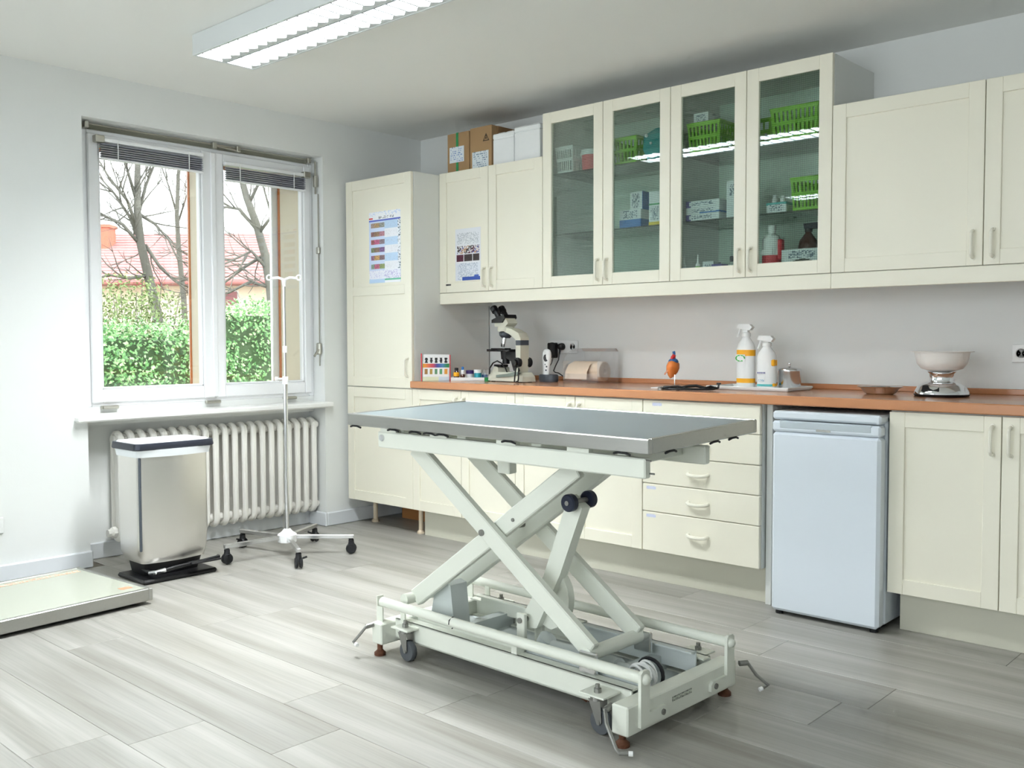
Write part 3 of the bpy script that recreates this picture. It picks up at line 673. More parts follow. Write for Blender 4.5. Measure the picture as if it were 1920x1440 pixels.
# ------------------------------------------------------------------ lift table
TX, TY = 2.05, -1.9
t = thing('examination_table', 'pale green scissor-lift veterinary table with a steel top', 'table', (TX, TY, 0))
TOP = Matrix.Translation((2.049, -1.898, .875)) @ Matrix.Rotation(.012, 4, 'Z') @ Matrix.Rotation(.0075, 4, 'Y') @ Matrix.Rotation(.029, 4, 'X')
hl, hw = .641, .304
m = MB(TOP); m.box(-hl, hl, -hw, -hw + .016, -.042, 0, .003); m.box(-hl, hl, hw - .016, hw, -.042, 0, .003); m.box(-hl, -hl + .016, -hw + .016, hw - .016, -.042, 0, .003); m.box(hl - .016, hl, -hw + .016, hw - .016, -.042, 0, .003); m.box(-hl + .01, hl - .01, -hw + .01, hw - .01, -.04, -.008)
m.build('table_top', 'steel', t)
MB(TOP).box(-hl + .020, hl - .020, -hw + .020, hw - .020, -.009, -.0015, .002).build('top_mat', 'table_pad', t)
m = MB(TOP)
m.box(-.50, .615, -.285, -.255, -.113, -.057, .004); m.build('top_beam', 'table_paint', t)
MB(TOP).box(-.50, .615, .03, .06, -.113, -.057, .004).build('top_beam', 'table_paint', t)
for x in (-.42, -.12, .2, .52): MB(TOP).box(x - .02, x + .02, -.255, .03, -.09, -.044, .003).build('cross_rail', 'table_paint', t)
for x in (-.45, -.2, .1, .38):
    MB(TOP).box(x - .04, x + .04, -.28, -.26, -.058, -.041).build('spacer', 'table_paint', t); MB(TOP).box(x - .04, x + .04, .035, .055, -.058, -.041).build('spacer', 'table_paint', t)
MB(TOP).cyl((-.475, -.290, -.078), (-.475, -.284, -.078), .012, n=12).build('bolt', 'steel_bright', t)
MB(TOP).cyl((.613, -.278, -.062), (.630, -.278, -.062), .003, n=6).build('bolt', 'zinc', t); MB(TOP).cyl((.613, -.262, -.1), (.630, -.262, -.1), .003, n=6).build('bolt', 'zinc', t)
m = MB(TOP); m.box(-.115, -.06, -.09, -.05, -.192, -.085, .003); m.build('stop_bracket', 'table_paint', t)
clips = [(-.60, 0), (-.40, 0), (-.29, 0), (-.22, 0), (-.16, 0), (.13, 0), (.55, 0)]
for x, _ in clips: MB(TOP).tube([(x - .028, -hw + .004, -.047), (x - .012, -hw + .001, -.043), (x + .012, -hw + .001, -.043), (x + .028, -hw + .004, -.048)], .0035, 6).build('clip', 'rubber_black', t)
for y in (-.19, .05, .16): MB(TOP).tube([(hl - .004, y - .028, -.047), (hl - .001, y - .012, -.043), (hl - .001, y + .012, -.043), (hl - .004, y + .028, -.048)], .0035, 6).build('clip', 'rubber_black', t)
# scissor arms
UL, LR, LL, UR = (1.612, .752), (2.402, .190), (1.572, .200), (2.318, .718)
for y in (-2.062, -1.822): m = MB(); m.bar((UL[0], y, UL[1]), (LR[0], y, LR[1]), .062, .03, b=.004); m.build('outer_arm', 'table_paint', t)
for y in (-2.027, -1.857): m = MB(); m.bar((LL[0], y, LL[1]), (UR[0], y, UR[1] + .02), .062, .03, b=.004); m.build('inner_arm', 'table_paint', t)
MB().cyl((1.952, -2.083, .494), (1.952, -1.81, .494), .011, n=12).build('pivot_bolt', 'zinc', t); MB().cyl((2.06, -2.046, .545), (2.06, -2.036, .545), .006, n=10).build('pivot_bolt', 'zinc', t)
MB().cyl((UL[0], -2.05, UL[1] + .02), (UL[0], -1.83, UL[1] + .02), .014, n=12).build('upper_axle', 'table_paint', t); MB().cyl((UR[0], -2.02, UR[1] + .03), (UR[0], -1.86, UR[1] + .03), .014, n=12).build('upper_axle', 'table_paint', t)
m = MB(); m.cyl((LR[0] - .01, -2.08, LR[1] - .01), (LR[0] - .01, -1.80, LR[1] - .01), .022, n=16); m.build('lower_crossbar', 'table_paint', t)
for y in (-2.085, -1.80): MB().box(LR[0] - .03, LR[0] + .035, y - .008, y + .008, .13, LR[1] + .006, .004).build('slide_block', 'steel_bright', t)
m = MB(); m.cyl((LL[0] - .01, -2.08, LL[1]), (LL[0] - .01, -1.80, LL[1]), .020, n=16); m.build('lower_axle', 'table_paint', t)
# lift lever with its two rollers and curved gusset
m = MB(); m.prism([(2.235, .635), (2.29, .60), (2.20, .375), (2.10, .18), (2.035, .17), (2.03, .20), (2.13, .36)], 'y', -1.972, -1.93); m.build('lift_lever', 'table_paint', t)
P = [(2.175, .40)] + [(2.10 + .115 * math.cos(a), .285 + .115 * math.sin(a)) for a in [rad(50 - 15 * i) for i in range(9)]] + [(2.06, .2), (2.11, .3)]
m = MB(); m.prism(P, 'y', -1.945, -1.915); m.build('gusset', 'table_paint', t)
for y0, y1 in ((-2.012, -1.985), (-1.915, -1.888)):
    m = MB(); m.lathe([(0, 0), (.024, 0), (.028, .004), (.028, .023), (.024, .027), (0, .027)], (2.262, y1, .618), 20, axis=Vector((0, -1, 0))); ro = m.build('roller', 'roller_navy', t)
    MB().cyl((2.262, y0 - .003, .618), (2.262, y0 + .002, .618), .008, n=10).build('roller_bolt', 'zinc', ro)
m = MB(); m.cyl((2.262, -2.0, .618), (2.262, -1.90, .618), .009, n=10); m.build('roller_axle', 'zinc', t)
# base frame
BX = Matrix.Translation((TX, TY, 0)) @ Matrix.Rotation(-.02, 4, 'Z') @ Matrix.Translation((-TX, -TY, 0))
m = MB(BX); m.box(1.475, 1.53, -2.165, -1.625, .042, .118, .004); m.build('end_beam', 'table_paint', t)
m = MB(BX); m.box(2.585, 2.642, -2.195, -1.625, .034, .118, .004); m.build('end_beam', 'table_paint', t)
for y, s_ in ((-2.10, 1), (-1.685, -1)):
    m = MB(BX); m.box(1.53, 2.585, y, y + s_ * .006, .058, .128); m.box(1.53, 2.585, y, y + s_ * .04, .123, .128); m.box(1.53, 2.585, y, y + s_ * .03, .058, .063); m.build('side_channel', 'table_paint', t)
    m = MB(BX); m.box(1.60, 2.12, y + s_ * .045, y + s_ * .051, .10, .158); m.box(1.60, 2.12, y + s_ * .045, y + s_ * .075, .153, .158); m.build('guide_rail', 'table_paint', t)
    m = MB(BX); m.box(2.12, 2.57, y + s_ * .055, y + s_ * .06, .085, .155); m.box(2.12, 2.57, y + s_ * .055, y + s_ * .085, .15, .155); ip = m.build('slide_rail', 'table_grey', t)
    m = MB(BX)
    for x0, x1 in ((2.18, 2.30), (2.33, 2.55)): m.box(x0, x1, y + s_ * .052, y + s_ * .0551, .10, .118)
    m.build('slot', 'rubber_brown', ip)
m = MB(BX)
m.box(1.53, 2.585, -2.06, -1.725, .056, .062); m.box(2.40, 2.44, -2.09, -1.70, .06, .11); m.box(1.70, 1.74, -2.09, -1.70, .06, .11)
m.build('base_plate', 'table_grey', t)
# push rails front and back on L-shaped uprights
for y in (-2.125, -1.675):
    m = MB(BX); m.cyl((1.487, y, .185), (2.648, y, .183), .0168, n=16); m.ball((2.650, y, .183), .0168, 12); m.build('push_rail', 'table_paint', t)
    d = 1 if y < -1.9 else -1
    m = MB(BX); m.prism([(y - d * .022, .05), (y - d * .022, .20), (y - d * .012, .208), (y + d * .012, .208), (y + d * .02, .20), (y + d * .02, .085), (y + d * .10, .085), (y + d * .11, .075), (y + d * .11, .055), (y + d * .10, .05)], 'x', 2.642, 2.652); up = m.build('upright', 'table_paint', t)
    MB(BX).cyl((2.65, y + d * .085, .068), (2.656, y + d * .085, .068), .009, n=10).build('bolt', 'zinc', up)
    m = MB(BX); m.box(1.47, 1.476, y - .014, y + .014, .11, .206, .001); m.box(1.476, 1.505, y - .014, y - .009, .11, .17); m.build('upright', 'table_paint', t)
    m = MB(BX); m.box(1.575, 1.60, y + d * .01, y + d * .016, .12, .178, .001); m.build('rail_support', 'table_paint', t)
m = MB(BX); m.box(2.105, 2.13, -2.098, -2.06, .12, .165, .002); m.build('rail_support', 'table_paint', t)
# swivel casters on brackets
for x, y, d in ((1.615, -2.125, -1), (2.505, -2.155, -1), (1.615, -1.64, 1), (2.505, -1.63, 1)):
    M = BX @ Matrix.Translation((x, y, 0)); m = MB(M); m.box(-.045, .045, -.03, .05 if d < 0 else .03, .112, .118, .001) if d < 0 else m.box(-.045, .045, -.05, .03, .112, .118, .001)
    ca = m.build('caster_bracket', 'table_paint', t)
    m = MB(M); m.lathe([(.011, .118), (.011, .13), (.007, .131), (.007, .142), (0, .143)], (0, 0, 0), 8); m.build('stem_nut', 'zinc', ca)
    m = MB(M); m.lathe([(.022, .098), (.022, .112)], (0, 0, 0), 14); m.prism([(-.022, .10), (.022, .10), (.026, .038), (.010, .03), (-.004, .06)], 'y', -.0165, -.0145); m.prism([(-.022, .10), (.022, .10), (.026, .038), (.010, .03), (-.004, .06)], 'y', .0145, .0165); m.cyl((.016, -.019, .037), (.016, .019, .037), .006, n=10); m.build('fork', 'zinc', ca)
    m = MB(M); m.lathe([(.0, -.011), (.022, -.011), (.026, -.0115), (.034, -.011), (.037, -.006), (.037, .006), (.034, .011), (.026, .0115), (.022, .011), (0, .011)], (.016, 0, .037), 24, axis=Vector((0, 1, 0))); m.build('wheel', 'rubber_grey', ca)
# levelling feet
for x, y in ((1.503, -2.15), (2.613, -2.18), (2.613, -1.645), (1.503, -1.64)):
    m = MB(BX); m.lathe([(.021, 0), (.021, .010), (.016, .014), (.010, .02), (.010, .045)], (x, y, 0), 14); m.build('levelling_foot', 'rubber_brown', t)
# bent pedal rods
for P in ([(2.575, -2.18, .105), (2.575, -2.21, .10), (2.60, -2.235, .075), (2.645, -2.25, .022), (2.655, -2.25, .014), (2.675, -2.235, .014)], [(2.645, -1.61, .10), (2.66, -1.585, .10), (2.68, -1.565, .06), (2.715, -1.55, .03), (2.705, -1.57, .024)], [(1.485, -2.165, .11), (1.475, -2.19, .105), (1.46, -2.21, .075), (1.445, -2.225, .05), (1.463, -2.228, .048)]):
    m = MB(BX); m.tube(P, .0055, 8); pd = m.build('pedal_rod', 'zinc', t)
    m = MB(BX); e = Vector(P[-1]); m.tube([e, e + (e - Vector(P[-2])).normalized() * .012], .007, 8); m.build('rod_tip', 'white_plastic', pd)
    m = MB(BX); m.cyl(Vector(P[0]) + Vector((0, .0, 0)), Vector(P[1]), .009, n=10); m.build('rod_clamp', 'zinc', pd)
# drive: gearbox hood, bracket, motor and coiled cable
m = MB(); m.prism([(1.60, .062), (1.745, .062), (1.72, .262), (1.69, .27), (1.64, .235)], 'y', -2.0, -1.92); m.build('gear_hood', 'table_grey', t)
m = MB(); m.box(2.04, 2.075, -2.005, -1.99, .06, .228, .002); m.box(2.04, 2.075, -1.915, -1.90, .06, .228, .002); m.cyl((2.057, -2.012, .205), (2.057, -1.895, .205), .009, n=10, m=1); m.build('lever_bracket', ['table_paint', 'zinc'], t)
m = MB(); m.cyl((2.09, -1.96, .075), (2.14, -1.96, .155), .03, n=16); m.build('spindle_housing', 'table_grey', t)
m = MB(); m.cyl((2.15, -1.955, .105), (2.42, -1.955, .105), .042, n=20); m.cyl((2.42, -1.955, .105), (2.47, -1.955, .105), .032, n=16); m.build('motor', 'table_grey', t)
m = MB(); P = []
for i in range(120): a = 2 * PI * i / 24; P.append((2.535 + .036 * math.cos(a * 1.01), -2.0 + .03 * math.sin(a * .37) + .004 * i / 24, .128 + .036 * math.sin(a)))
m.tube(P, .0042, 6); m.build('coiled_cable', 'white_plastic', t)
m = MB(); m.tube([(2.535 + .046 * math.cos(a), -1.95, .125 + .046 * math.sin(a)) for a in [2 * PI * i / 20 for i in range(20)]], .006, 6, closed=True); m.build('coil_tie', 'rubber_black', t)
m = MB(); m.tube([(2.37 + i * .006, -2.075 + .010 * math.cos(i * 1.6), .048 + .010 * math.sin(i * 1.6)) for i in range(34)], .0035, 6); m.build('spiral_hose', 'rubber_brown', t)
MB(BX).tube([(1.86, -2.128, .163), (1.86, -2.112, .172), (1.86, -2.109, .188), (1.86, -2.123, .202), (1.86, -2.14, .194), (1.86, -2.142, .18)], .002, 6).build('cable_tie', 'rubber_black', t)
print_panel('rating_plate', BX @ Vector((2.6425, -1.98, .078)), BX.to_3x3() @ Vector((0, .10, 0)), Vector((0, 0, .014)), 30, 4, lambda u, v: C(120, 124, 116) if math.sin(u * 80) + math.sin(v * 9) > .4 else C(200, 206, 192), 'ink_print', t)

# ------------------------------------------------------------------ paper on the doors
random.seed(11)
def chart_ink():
    rowc = [[C(random.randint(120, 210), random.randint(80, 160), random.randint(80, 150)) for _ in range(9)] for _ in range(30)]
    noise = [[random.random() for _ in range(48)] for _ in range(90)]
    def fn(u, v):
        t_ = 1 - v; k = noise[int(v * 89)][int(u * 47)]
        if t_ < .06: return C(198, 214, 244) if k > .8 else C(244, 246, 250)
        if t_ < .11: return C(150, 150, 160) if .3 < u < .8 and k > .55 and .07 < t_ < .1 else (C(214, 60, 70) if u < .12 and .08 < t_ < .1 else C(244, 246, 250))
        if t_ < .135: return C(70, 92, 190)
        if t_ > .945: return C(188, 214, 240) if u < .5 else (C(90, 186, 150) if t_ < .965 else C(244, 246, 250))
        if t_ > .82: return C(196, 190, 226) if k > .72 and u > .5 else (C(214, 214, 240) if k > .8 else C(238, 240, 252))
        r_ = (t_ - .135) / .114; i = int(r_); fr_ = r_ - i
        if u < .5:
            if .22 < fr_ < .8 and .06 < u: return tuple(c * (.55 + .7 * k) for c in rowc[i][int(u * 6)][:3]) + (1,)
            return C(206, 220, 246)
        if u > .92: return C(80, 100, 120) if k > .72 else C(238, 242, 250)
        base = C(190, 216, 242) if i % 2 == 0 else C(240, 242, 250)
        return tuple(c * .9 for c in base[:3]) + (1,) if k > .75 and .15 < fr_ < .85 else base
    return fn
p = print_panel('wall_chart', (-.385, BY + .0075, 1.475), (.285, 0, 0), (0, 0, .42), 48, 90, chart_ink(), 'ink_print', None)
tag(p, 'glossy picture chart with blue and white rows on the tall cabinet', 'chart')
def notice_ink():
    noise = [[random.random() for _ in range(40)] for _ in range(60)]
    pal = [C(200, 120, 110), C(70, 70, 140), C(90, 40, 60), C(190, 150, 120), C(60, 50, 50)]
    cells = [random.choice(pal) for _ in range(64)]
    def fn(u, v):
        t_ = 1 - v; k = noise[int(v * 59)][int(u * 39)]
        if t_ < .3: return C(196, 200, 206) if k > .6 and .08 < u < .92 and .08 < t_ else C(232, 234, 238)
        if .34 < t_ < .48: return (cells[int(u * 12) + int(t_ * 20)] if k > .35 else C(226, 226, 228)) if .08 < u < .95 else C(232, 234, 238)
        if .50 < t_ < .64: return tuple(c * (.7 + .6 * k) for c in cells[int(u * 3) * 5 + 3][:3]) + (1,) if .06 < u < .95 and (u * 3) % 1 > .08 else C(232, 234, 238)
        if t_ > .94 and u > .28: return C(52, 84, 170)
        if .9 < t_ <= .93 and .75 < u < .92: return C(70, 100, 180)
        if t_ > .66: return C(190, 198, 212) if k > .55 and .1 < u < .9 else C(228, 232, 240)
        return C(232, 234, 238)
    return fn
p = print_panel('notice_sheet', (.128, WY + .0075, 1.478), (.205, 0, 0), (0, 0, .297), 40, 60, notice_ink(), 'ink_print', None)
tag(p, 'printed sheet with small photos on the wall cabinet door', 'notice')
p = print_panel('name_sticker', (.055, WY - .0002, 1.452), (.042, 0, 0), (0, 0, .009), 14, 3, lambda u, v: C(30, 30, 34) if math.sin(u * 40) > -.6 else C(120, 120, 120), 'ink_print', None)
tag(p, 'tiny black lettered sticker on the wall cabinet with the notice', 'sticker')

# ------------------------------------------------------------------ boxes on top of the wall cabinet
def carton(name, x0, x1, y0, y1, z0, z1, ms, lab, cat='box', grp=None, lid=True):
    t = thing(name, lab, cat, mid(x0, x1, y0, y1, z0), grp)
    m = MB(); m.box(x0, x1, y0, y1, z0, z1, .002); m.build('body', ms, t)
    return t
def lbl(seed, dark, base, dens=.6):
    rnd = random.Random(seed); g_ = [[rnd.random() for _ in range(24)] for _ in range(16)]
    return lambda u, v: dark if g_[int(v * 16)][int(u * 24)] > dens and .08 < u < .92 and int(v * 16) % 2 else base
t = carton('cardboard_box', .026, .205, -.385, -.07, 2.1085, 2.338, 'cardboard', 'brown cardboard box with green tape on the wall cabinet', grp='boxes on top of the wall cabinet')
MB().box(.10, .118, -.3865, -.20, 2.109, 2.339).build('tape', 'tape_green', t)
print_panel('shipping_label', (.047, -.3872, 2.168), (.12, 0, 0), (0, 0, .09), 24, 16, lbl(1, C(120, 150, 200), C(222, 230, 238)), 'ink_matt', t)
t = carton('cardboard_box', .213, .385, -.385, -.08, 2.1085, 2.345, 'cardboard', 'brown cardboard box with a warning mark beside the white boxes', grp='boxes on top of the wall cabinet')
MB().box(.386, .392, -.34, -.09, 2.30, 2.343).build('flap', 'cardboard_dark', t)
print_panel('shipping_label', (.232, -.3856, 2.112), (.13, 0, 0), (0, 0, .095), 24, 16, lbl(2, C(130, 150, 170), C(218, 226, 230)), 'ink_matt', t)
def tri(u, v):
    d = abs(u - .5) * 1.6 + (v) * .8
    return C(60, 48, 36) if (.62 < d < .8 and v > .12) or (.12 < v < .2 and abs(u - .5) < .42) or ((u - .5) ** 2 + (v - .4) ** 2 < .012) or (abs(u - .5) < .05 and .5 < v < .8 and d < .8) else C(168, 136, 98)
print_panel('printed_mark', (.315, -.3856, 2.255), (.055, 0, 0), (0, 0, .05), 22, 20, tri, 'ink_matt', t)
for x0, x1, zt, lab in ((.400, .558, 2.285, 'white foam box right beside the cardboard boxes'), (.562, .748, 2.298, 'white foam box beside the glass-fronted cabinet')):
    t = thing('foam_box', lab, 'box', mid(x0, x1, -.39, -.1, 2.1085), 'boxes on top of the wall cabinet')
    MB().box(x0, x1, -.39, -.08, 2.1085, zt - .03, .004).build('body', 'foam_white', t)
    m = MB(); m.box(x0 - .001, x1 + .001, -.393, -.078, zt - .03, zt, .006); m.box(x0 + .02, x0 + .07, -.37, -.3, zt, zt + .008, .003); m.box(x1 - .07, x1 - .02, -.37, -.3, zt, zt + .008, .003); m.build('lid', 'foam_white', t)

# ------------------------------------------------------------------ things behind the glass doors
S1, S2, S0 = 2.0155, 1.6955, 1.428
def basket(x0, x1, y0, y1, z0, z1, ms, lab, holes=7, tag_=True):
    """open tapered plastic basket with slotted walls"""
    t = thing('storage_basket', lab, 'basket', mid(x0, x1, y0, y1, z0), 'slotted plastic baskets')
    ins = .012; h = z1 - z0; th = .002
    m = MB(); m.box(x0 + ins, x1 - ins, y0 + ins, y1 - ins, z0, z0 + .003)
    def wall(p0, p1, n):
        p0 = Vector(p0); p1 = Vector(p1); c = Vector(((x0 + x1) / 2, (y0 + y1) / 2, 0))
        def pt(u, w):   # u along, w 0..1 up with outward taper
            q = p0.lerp(p1, u); d = (q - c); k = 1 - (1 - w) * ins * 2 / max(abs(d.x), abs(d.y), .02) * .5; return Vector((c.x + d.x * k, c.y + d.y * k, z0 + h * w))
        nrm = Vector(((p1 - p0).y, -(p1 - p0).x, 0)).normalized() * th
        def quad(u0, u1, w0, w1):
            A = [pt(u0, w0), pt(u1, w0), pt(u1, w1), pt(u0, w1)]; m.add([a + nrm for a in A] + [a - nrm for a in A], [(0, 1, 2, 3), (7, 6, 5, 4), (0, 4, 5, 1), (1, 5, 6, 2), (2, 6, 7, 3), (3, 7, 4, 0)])
        quad(0, 1, 0, .1); quad(0, 1, .45, .57); quad(0, 1, .88, 1)
        for i in range(n + 1):
            u = .04 + .92 * i / n; quad(max(0, u - .028), min(1, u + .028), .1, .45); quad(max(0, u - .028), min(1, u + .028), .57, .88)
    wall((x0, y0, 0), (x1, y0, 0), holes); wall((x1, y0, 0), (x1, y1, 0), holes); wall((x1, y1, 0), (x0, y1, 0), holes); wall((x0, y1, 0), (x0, y0, 0), holes)
    m.build('slotted_body', ms, t)
    r_ = MB(); r_.tube([(x0, y0, z1), (x1, y0, z1), (x1, y1, z1), (x0, y1, z1)], .005, 6, closed=True); r_.build('rim', ms, t)
    return t
def pack(x0, x1, y0, y1, z0, z1, lab, main='box_white', bands=(), name='carton', text=None, cat='box', rot=0):
    t = thing(name, lab, cat, mid(x0, x1, y0, y1, z0)); c = Vector(mid(x0, x1, y0, y1, z0))
    MB().box(x0, x1, y0, y1, z0, z1, .0012).build('body', main, t)
    for a, b, q in bands: MB().box(x0 - .0006, x1 + .0006, y0 - .0006, y1 + .0006, z0 + (z1 - z0) * a, z0 + (z1 - z0) * b).build('colour_band', q, t)
    if text: print_panel('printed_face', (x0 + (x1 - x0) * .1, y0 - .0009, z0 + (z1 - z0) * text[0]), ((x1 - x0) * .8, 0, 0), (0, 0, (z1 - z0) * (text[1] - text[0])), 20, 8, lbl(sum(map(ord, lab)) % 97, C(110, 124, 140), C(226, 230, 234), .62), 'ink_print', t)
    if rot: t.rotation_euler = (0, rot, 0)
    return t
def bottle(prof, c, ms, lab, parts=(), n=20, name='bottle', cat='bottle'):
    t = thing(name, lab, cat, c); MB().lathe(prof, c, n).build('body', ms, t, angle=50)
    for nm, pr, q in parts: MB().lathe(pr, c, n).build(nm, q, t, angle=50)
    return t
# upper shelf
basket(.84, .955, -.37, -.17, S1, S1 + .135, 'basket_white', 'white slotted basket on the top shelf of the glass cabinet', 7)
m = MB(); t = thing('red_cup', 'red and white ribbed cup beside the white basket', 'cup', (1.02, -.29, S1)); MB().lathe([(.0, 0), (.048, 0), (.052, .085), (.05, .09), (.046, .085), (.042, .01), (0, .01)], (1.02, -.29, S1), 20).build('body', 'plastic_red', t, angle=50); MB().lathe([(.053, .085), (.054, .112), (.05, .112), (.05, .085)], (1.02, -.29, S1), 20).build('rim', 'box_white', t)
basket(1.185, 1.362, -.37, -.15, S1, S1 + .128, 'basket_green', 'green slotted basket beside the teal bag on the top shelf', 7)
t = thing('teal_bag', 'teal plastic bag standing beside a green basket', 'bag', (1.44, -.27, S1))
m = MB(); shell(m, [[(1.44 + a * .035, -.27 + b * .06) for a, b in ((-1, -1), (1, -1), (1.1, 0), (1, 1), (-1, 1), (-1.1, 0))], [(1.445 + a * .06, -.27 + b * .075) for a, b in ((-1, -1), (1, -1), (1.1, 0), (1, 1), (-1, 1), (-1.1, 0))], [(1.435 + a * .055, -.27 + b * .06) for a, b in ((-1, -1), (1, -1), (1.1, 0), (1, 1), (-1, 1), (-1.1, 0))], [(1.46 + a * .03, -.27 + b * .03) for a, b in ((-1, -1), (1, -1), (1.1, 0), (1, 1), (-1, 1), (-1.1, 0))]], [S1, S1 + .06, S1 + .13, S1 + .165]); m.build('body', 'plastic_teal', t, angle=20)
m = MB(); m.ball((1.405, -.345, S1 + .125), .009, 10); m.ball((1.432, -.346, S1 + .085), .007, 10); m.build('print_dot', 'box_white', t)
basket(1.655, 1.83, -.37, -.15, S1, S1 + .135, 'basket_green', 'green slotted basket with a white carton leaning on top', 8)
pack(1.665, 1.745, -.33, -.22, S1 + .142, S1 + .192, 'white carton lying tilted on top of a green basket', text=(.2, .8))
basket(1.885, 2.055, -.30, -.08, S1, S1 + .118, 'basket_green', 'green slotted basket half hidden behind a door stile', 5)
basket(2.085, 2.31, -.37, -.13, S1, S1 + .135, 'basket_green', 'large green slotted basket with papers near the cabinet end', 10)
t = thing('paper_pack', 'white printed packets inside the large green basket', 'packet', (2.13, -.34, S1)); MB(Matrix.Translation((2.14, -.345, S1 + .075)) @ Matrix.Rotation(.2, 4, 'X')).box(-.038, .045, -.004, .004, -.068, .05, .002).build('body', 'box_white', t)
# middle shelf
pack(1.255, 1.385, -.36, -.26, S2, S2 + .088, 'white carton with blue lower half under a taller carton', bands=((0, .45, 'box_blue'),), text=(.5, .95))
t = pack(1.305, 1.378, -.34, -.27, S2 + .0885, S2 + .178, 'narrow white carton with blue side on the blue-white carton', text=(.1, .9)); MB().box(1.3775, 1.3792, -.34, -.27, S2 + .089, S2 + .178).build('blue_side', 'box_blue', t)
basket(1.395, 1.53, -.20, -.06, S2, S2 + .12, 'basket_green', 'green slotted basket behind the yellow-footed carton', 5)
pack(1.432, 1.50, -.36, -.27, S2, S2 + .165, 'upright white carton with a yellow foot band', bands=((0, .1, 'box_yellow'), (.60, .64, 'tape_green')), text=(.15, .55))
z = S2
for i, (w_, lab) in enumerate((('box_purple', 'lowest white carton with violet end in the flat stack'), ('pale_teal', 'middle white carton with a teal stripe in the flat stack'), ('box_purple', 'topmost white carton with violet end in the flat stack'))):
    t = pack(1.645, 1.825, -.36, -.24, z, z + .031, lab, text=(.25, .8)); MB().box(1.6444, 1.672, -.3606, -.2394, z + .001, z + .030).build('violet_end', w_, t) if i != 1 else MB().box(1.72, 1.8256, -.3612, -.2394, z + .002, z + .010).build('teal_stripe', 'box_blue', t); z += .0315
pack(1.845, 1.94, -.33, -.20, S2, S2 + .175, 'tall white carton right of the flat stack', text=(.6, .9))
pack(2.07, 2.165, -.37, -.27, S2, S2 + .045, 'low white carton under the small medicine bottles', text=(.15, .8), bands=((.75, 1.0, 'pale_teal'),))
for x, h_, lab in ((2.085, .04, 'small white medicine bottle on the low carton'), (2.125, .034, 'smaller white medicine bottle on the low carton')):
    bottle([(0, 0), (.013, 0), (.013, h_ * .6), (.006, h_ * .75), (.006, h_ * .8)], (x, -.32, S2 + .0455), 'white_plastic', lab, (('cap', [(.008, h_ * .78), (.008, h_), (0, h_ + .001)], 'box_white'),), 12)
basket(2.185, 2.345, -.37, -.15, S2, S2 + .14, 'basket_green', 'green slotted basket on the middle shelf at the cabinet end', 8)
# bottom of the right cabinet
for x, hh, q, lab in ((1.625, .115, 'box_white', 'thin upright syringe at the bottom near the hinge stile'), (1.70, .11, 'basket_green', 'small bottle with green label and dropper tip')):
    bottle([(0, 0), (.012, 0), (.012, hh * .55), (.005, hh * .65), (.003, hh), (0, hh)], (x, -.34, S0), 'white_plastic', lab, (('label', [(.0124, hh * .12), (.0124, hh * .48)], q),), 12)
pack(1.725, 1.785, -.34, -.27, S0, S0 + .075, 'small pinkish white carton behind the glass', text=(.2, .8))
pack(1.79, 1.835, -.36, -.30, S0, S0 + .028, 'tiny brown carton under the violet one', main='cardboard_dark'); pack(1.785, 1.84, -.36, -.30, S0 + .0285, S0 + .058, 'tiny violet carton at the bottom of the glass cabinet', main='box_purple')
pack(1.85, 1.93, -.37, -.29, S0, S0 + .022, 'flat white carton with green edge at the bottom', bands=((.3, .7, 'lid_green'),))
bottle([(0, 0), (.016, 0), (.017, .03), (.006, .05), (.004, .085), (.001, .14)], (1.875, -.33, S0 + .0225), 'clear_plastic', 'clear nozzle bottle standing on the flat carton', (('collar', [(.007, .045), (.009, .05), (.009, .066), (.006, .07)], 'grey_plastic'),), 12)
bottle([(0, 0), (.008, 0), (.008, .06), (.003, .08), (0, .085)], (1.92, -.33, S0 + .0225), 'white_plastic', 'thin white tube standing at the end of the flat carton', (), 10)
t = bottle([(0, 0), (.040, 0), (.042, .01), (.042, .145), (.035, .165), (.016, .178), (.016, .186)], (2.085, -.345, S0), 'white_plastic', 'red and white liquid bottle at the cabinet bottom', (('cap', [(.018, .185), (.018, .215), (0, .217)], 'white_plastic'), ('label', [(.0424, .0), (.0426, .012), (.0426, .075), (.0424, .08)], 'label_red')))
MB().box(2.112, 2.140, -.362, -.33, S0 + .06, S0 + .15, .004).build('red_panel', 'label_red', t)
print_panel('lettering', (2.055, -.3885, S0 + .083), (.055, 0, 0), (0, 0, .022), 14, 4, lbl(8, C(190, 70, 80), C(240, 241, 240), .4), 'ink_print', t)
t = pack(2.145, 2.338, -.37, -.27, S0, S0 + .10, 'white carton with a picture of a sponge at the bottom', text=(.6, .92))
print_panel('picture', (2.19, -.3712, S0 + .012), (.11, 0, 0), (0, 0, .045), 30, 12, lambda u, v: C(206, 190, 130) if ((u - .5) / .5) ** 2 + ((v - .5) / .48) ** 2 < 1 and v < .62 else (C(70, 66, 50) if ((u - .5) / .5) ** 2 + ((v - .5) / .48) ** 2 < 1 else C(228, 231, 234)), 'ink_print', t)
t = bottle([(0, 0), (.05, 0), (.05, .10), (.04, .15), (.014, .185), (.014, .195)], (2.19, -.20, S0), 'bottle_brown', 'brown trigger spray bottle behind the sponge carton', (('collar', [(.017, .19), (.017, .205)], 'black_plastic'),))
m = MB(); m.prism([(2.175, S0 + .204), (2.275, S0 + .20), (2.28, S0 + .216), (2.24, S0 + .23), (2.17, S0 + .228)], 'y', -.212, -.188); m.prism([(2.245, S0 + .20), (2.262, S0 + .20), (2.25, S0 + .165), (2.24, S0 + .165)], 'y', -.205, -.195); m.build('trigger_head', 'roller_navy', t)

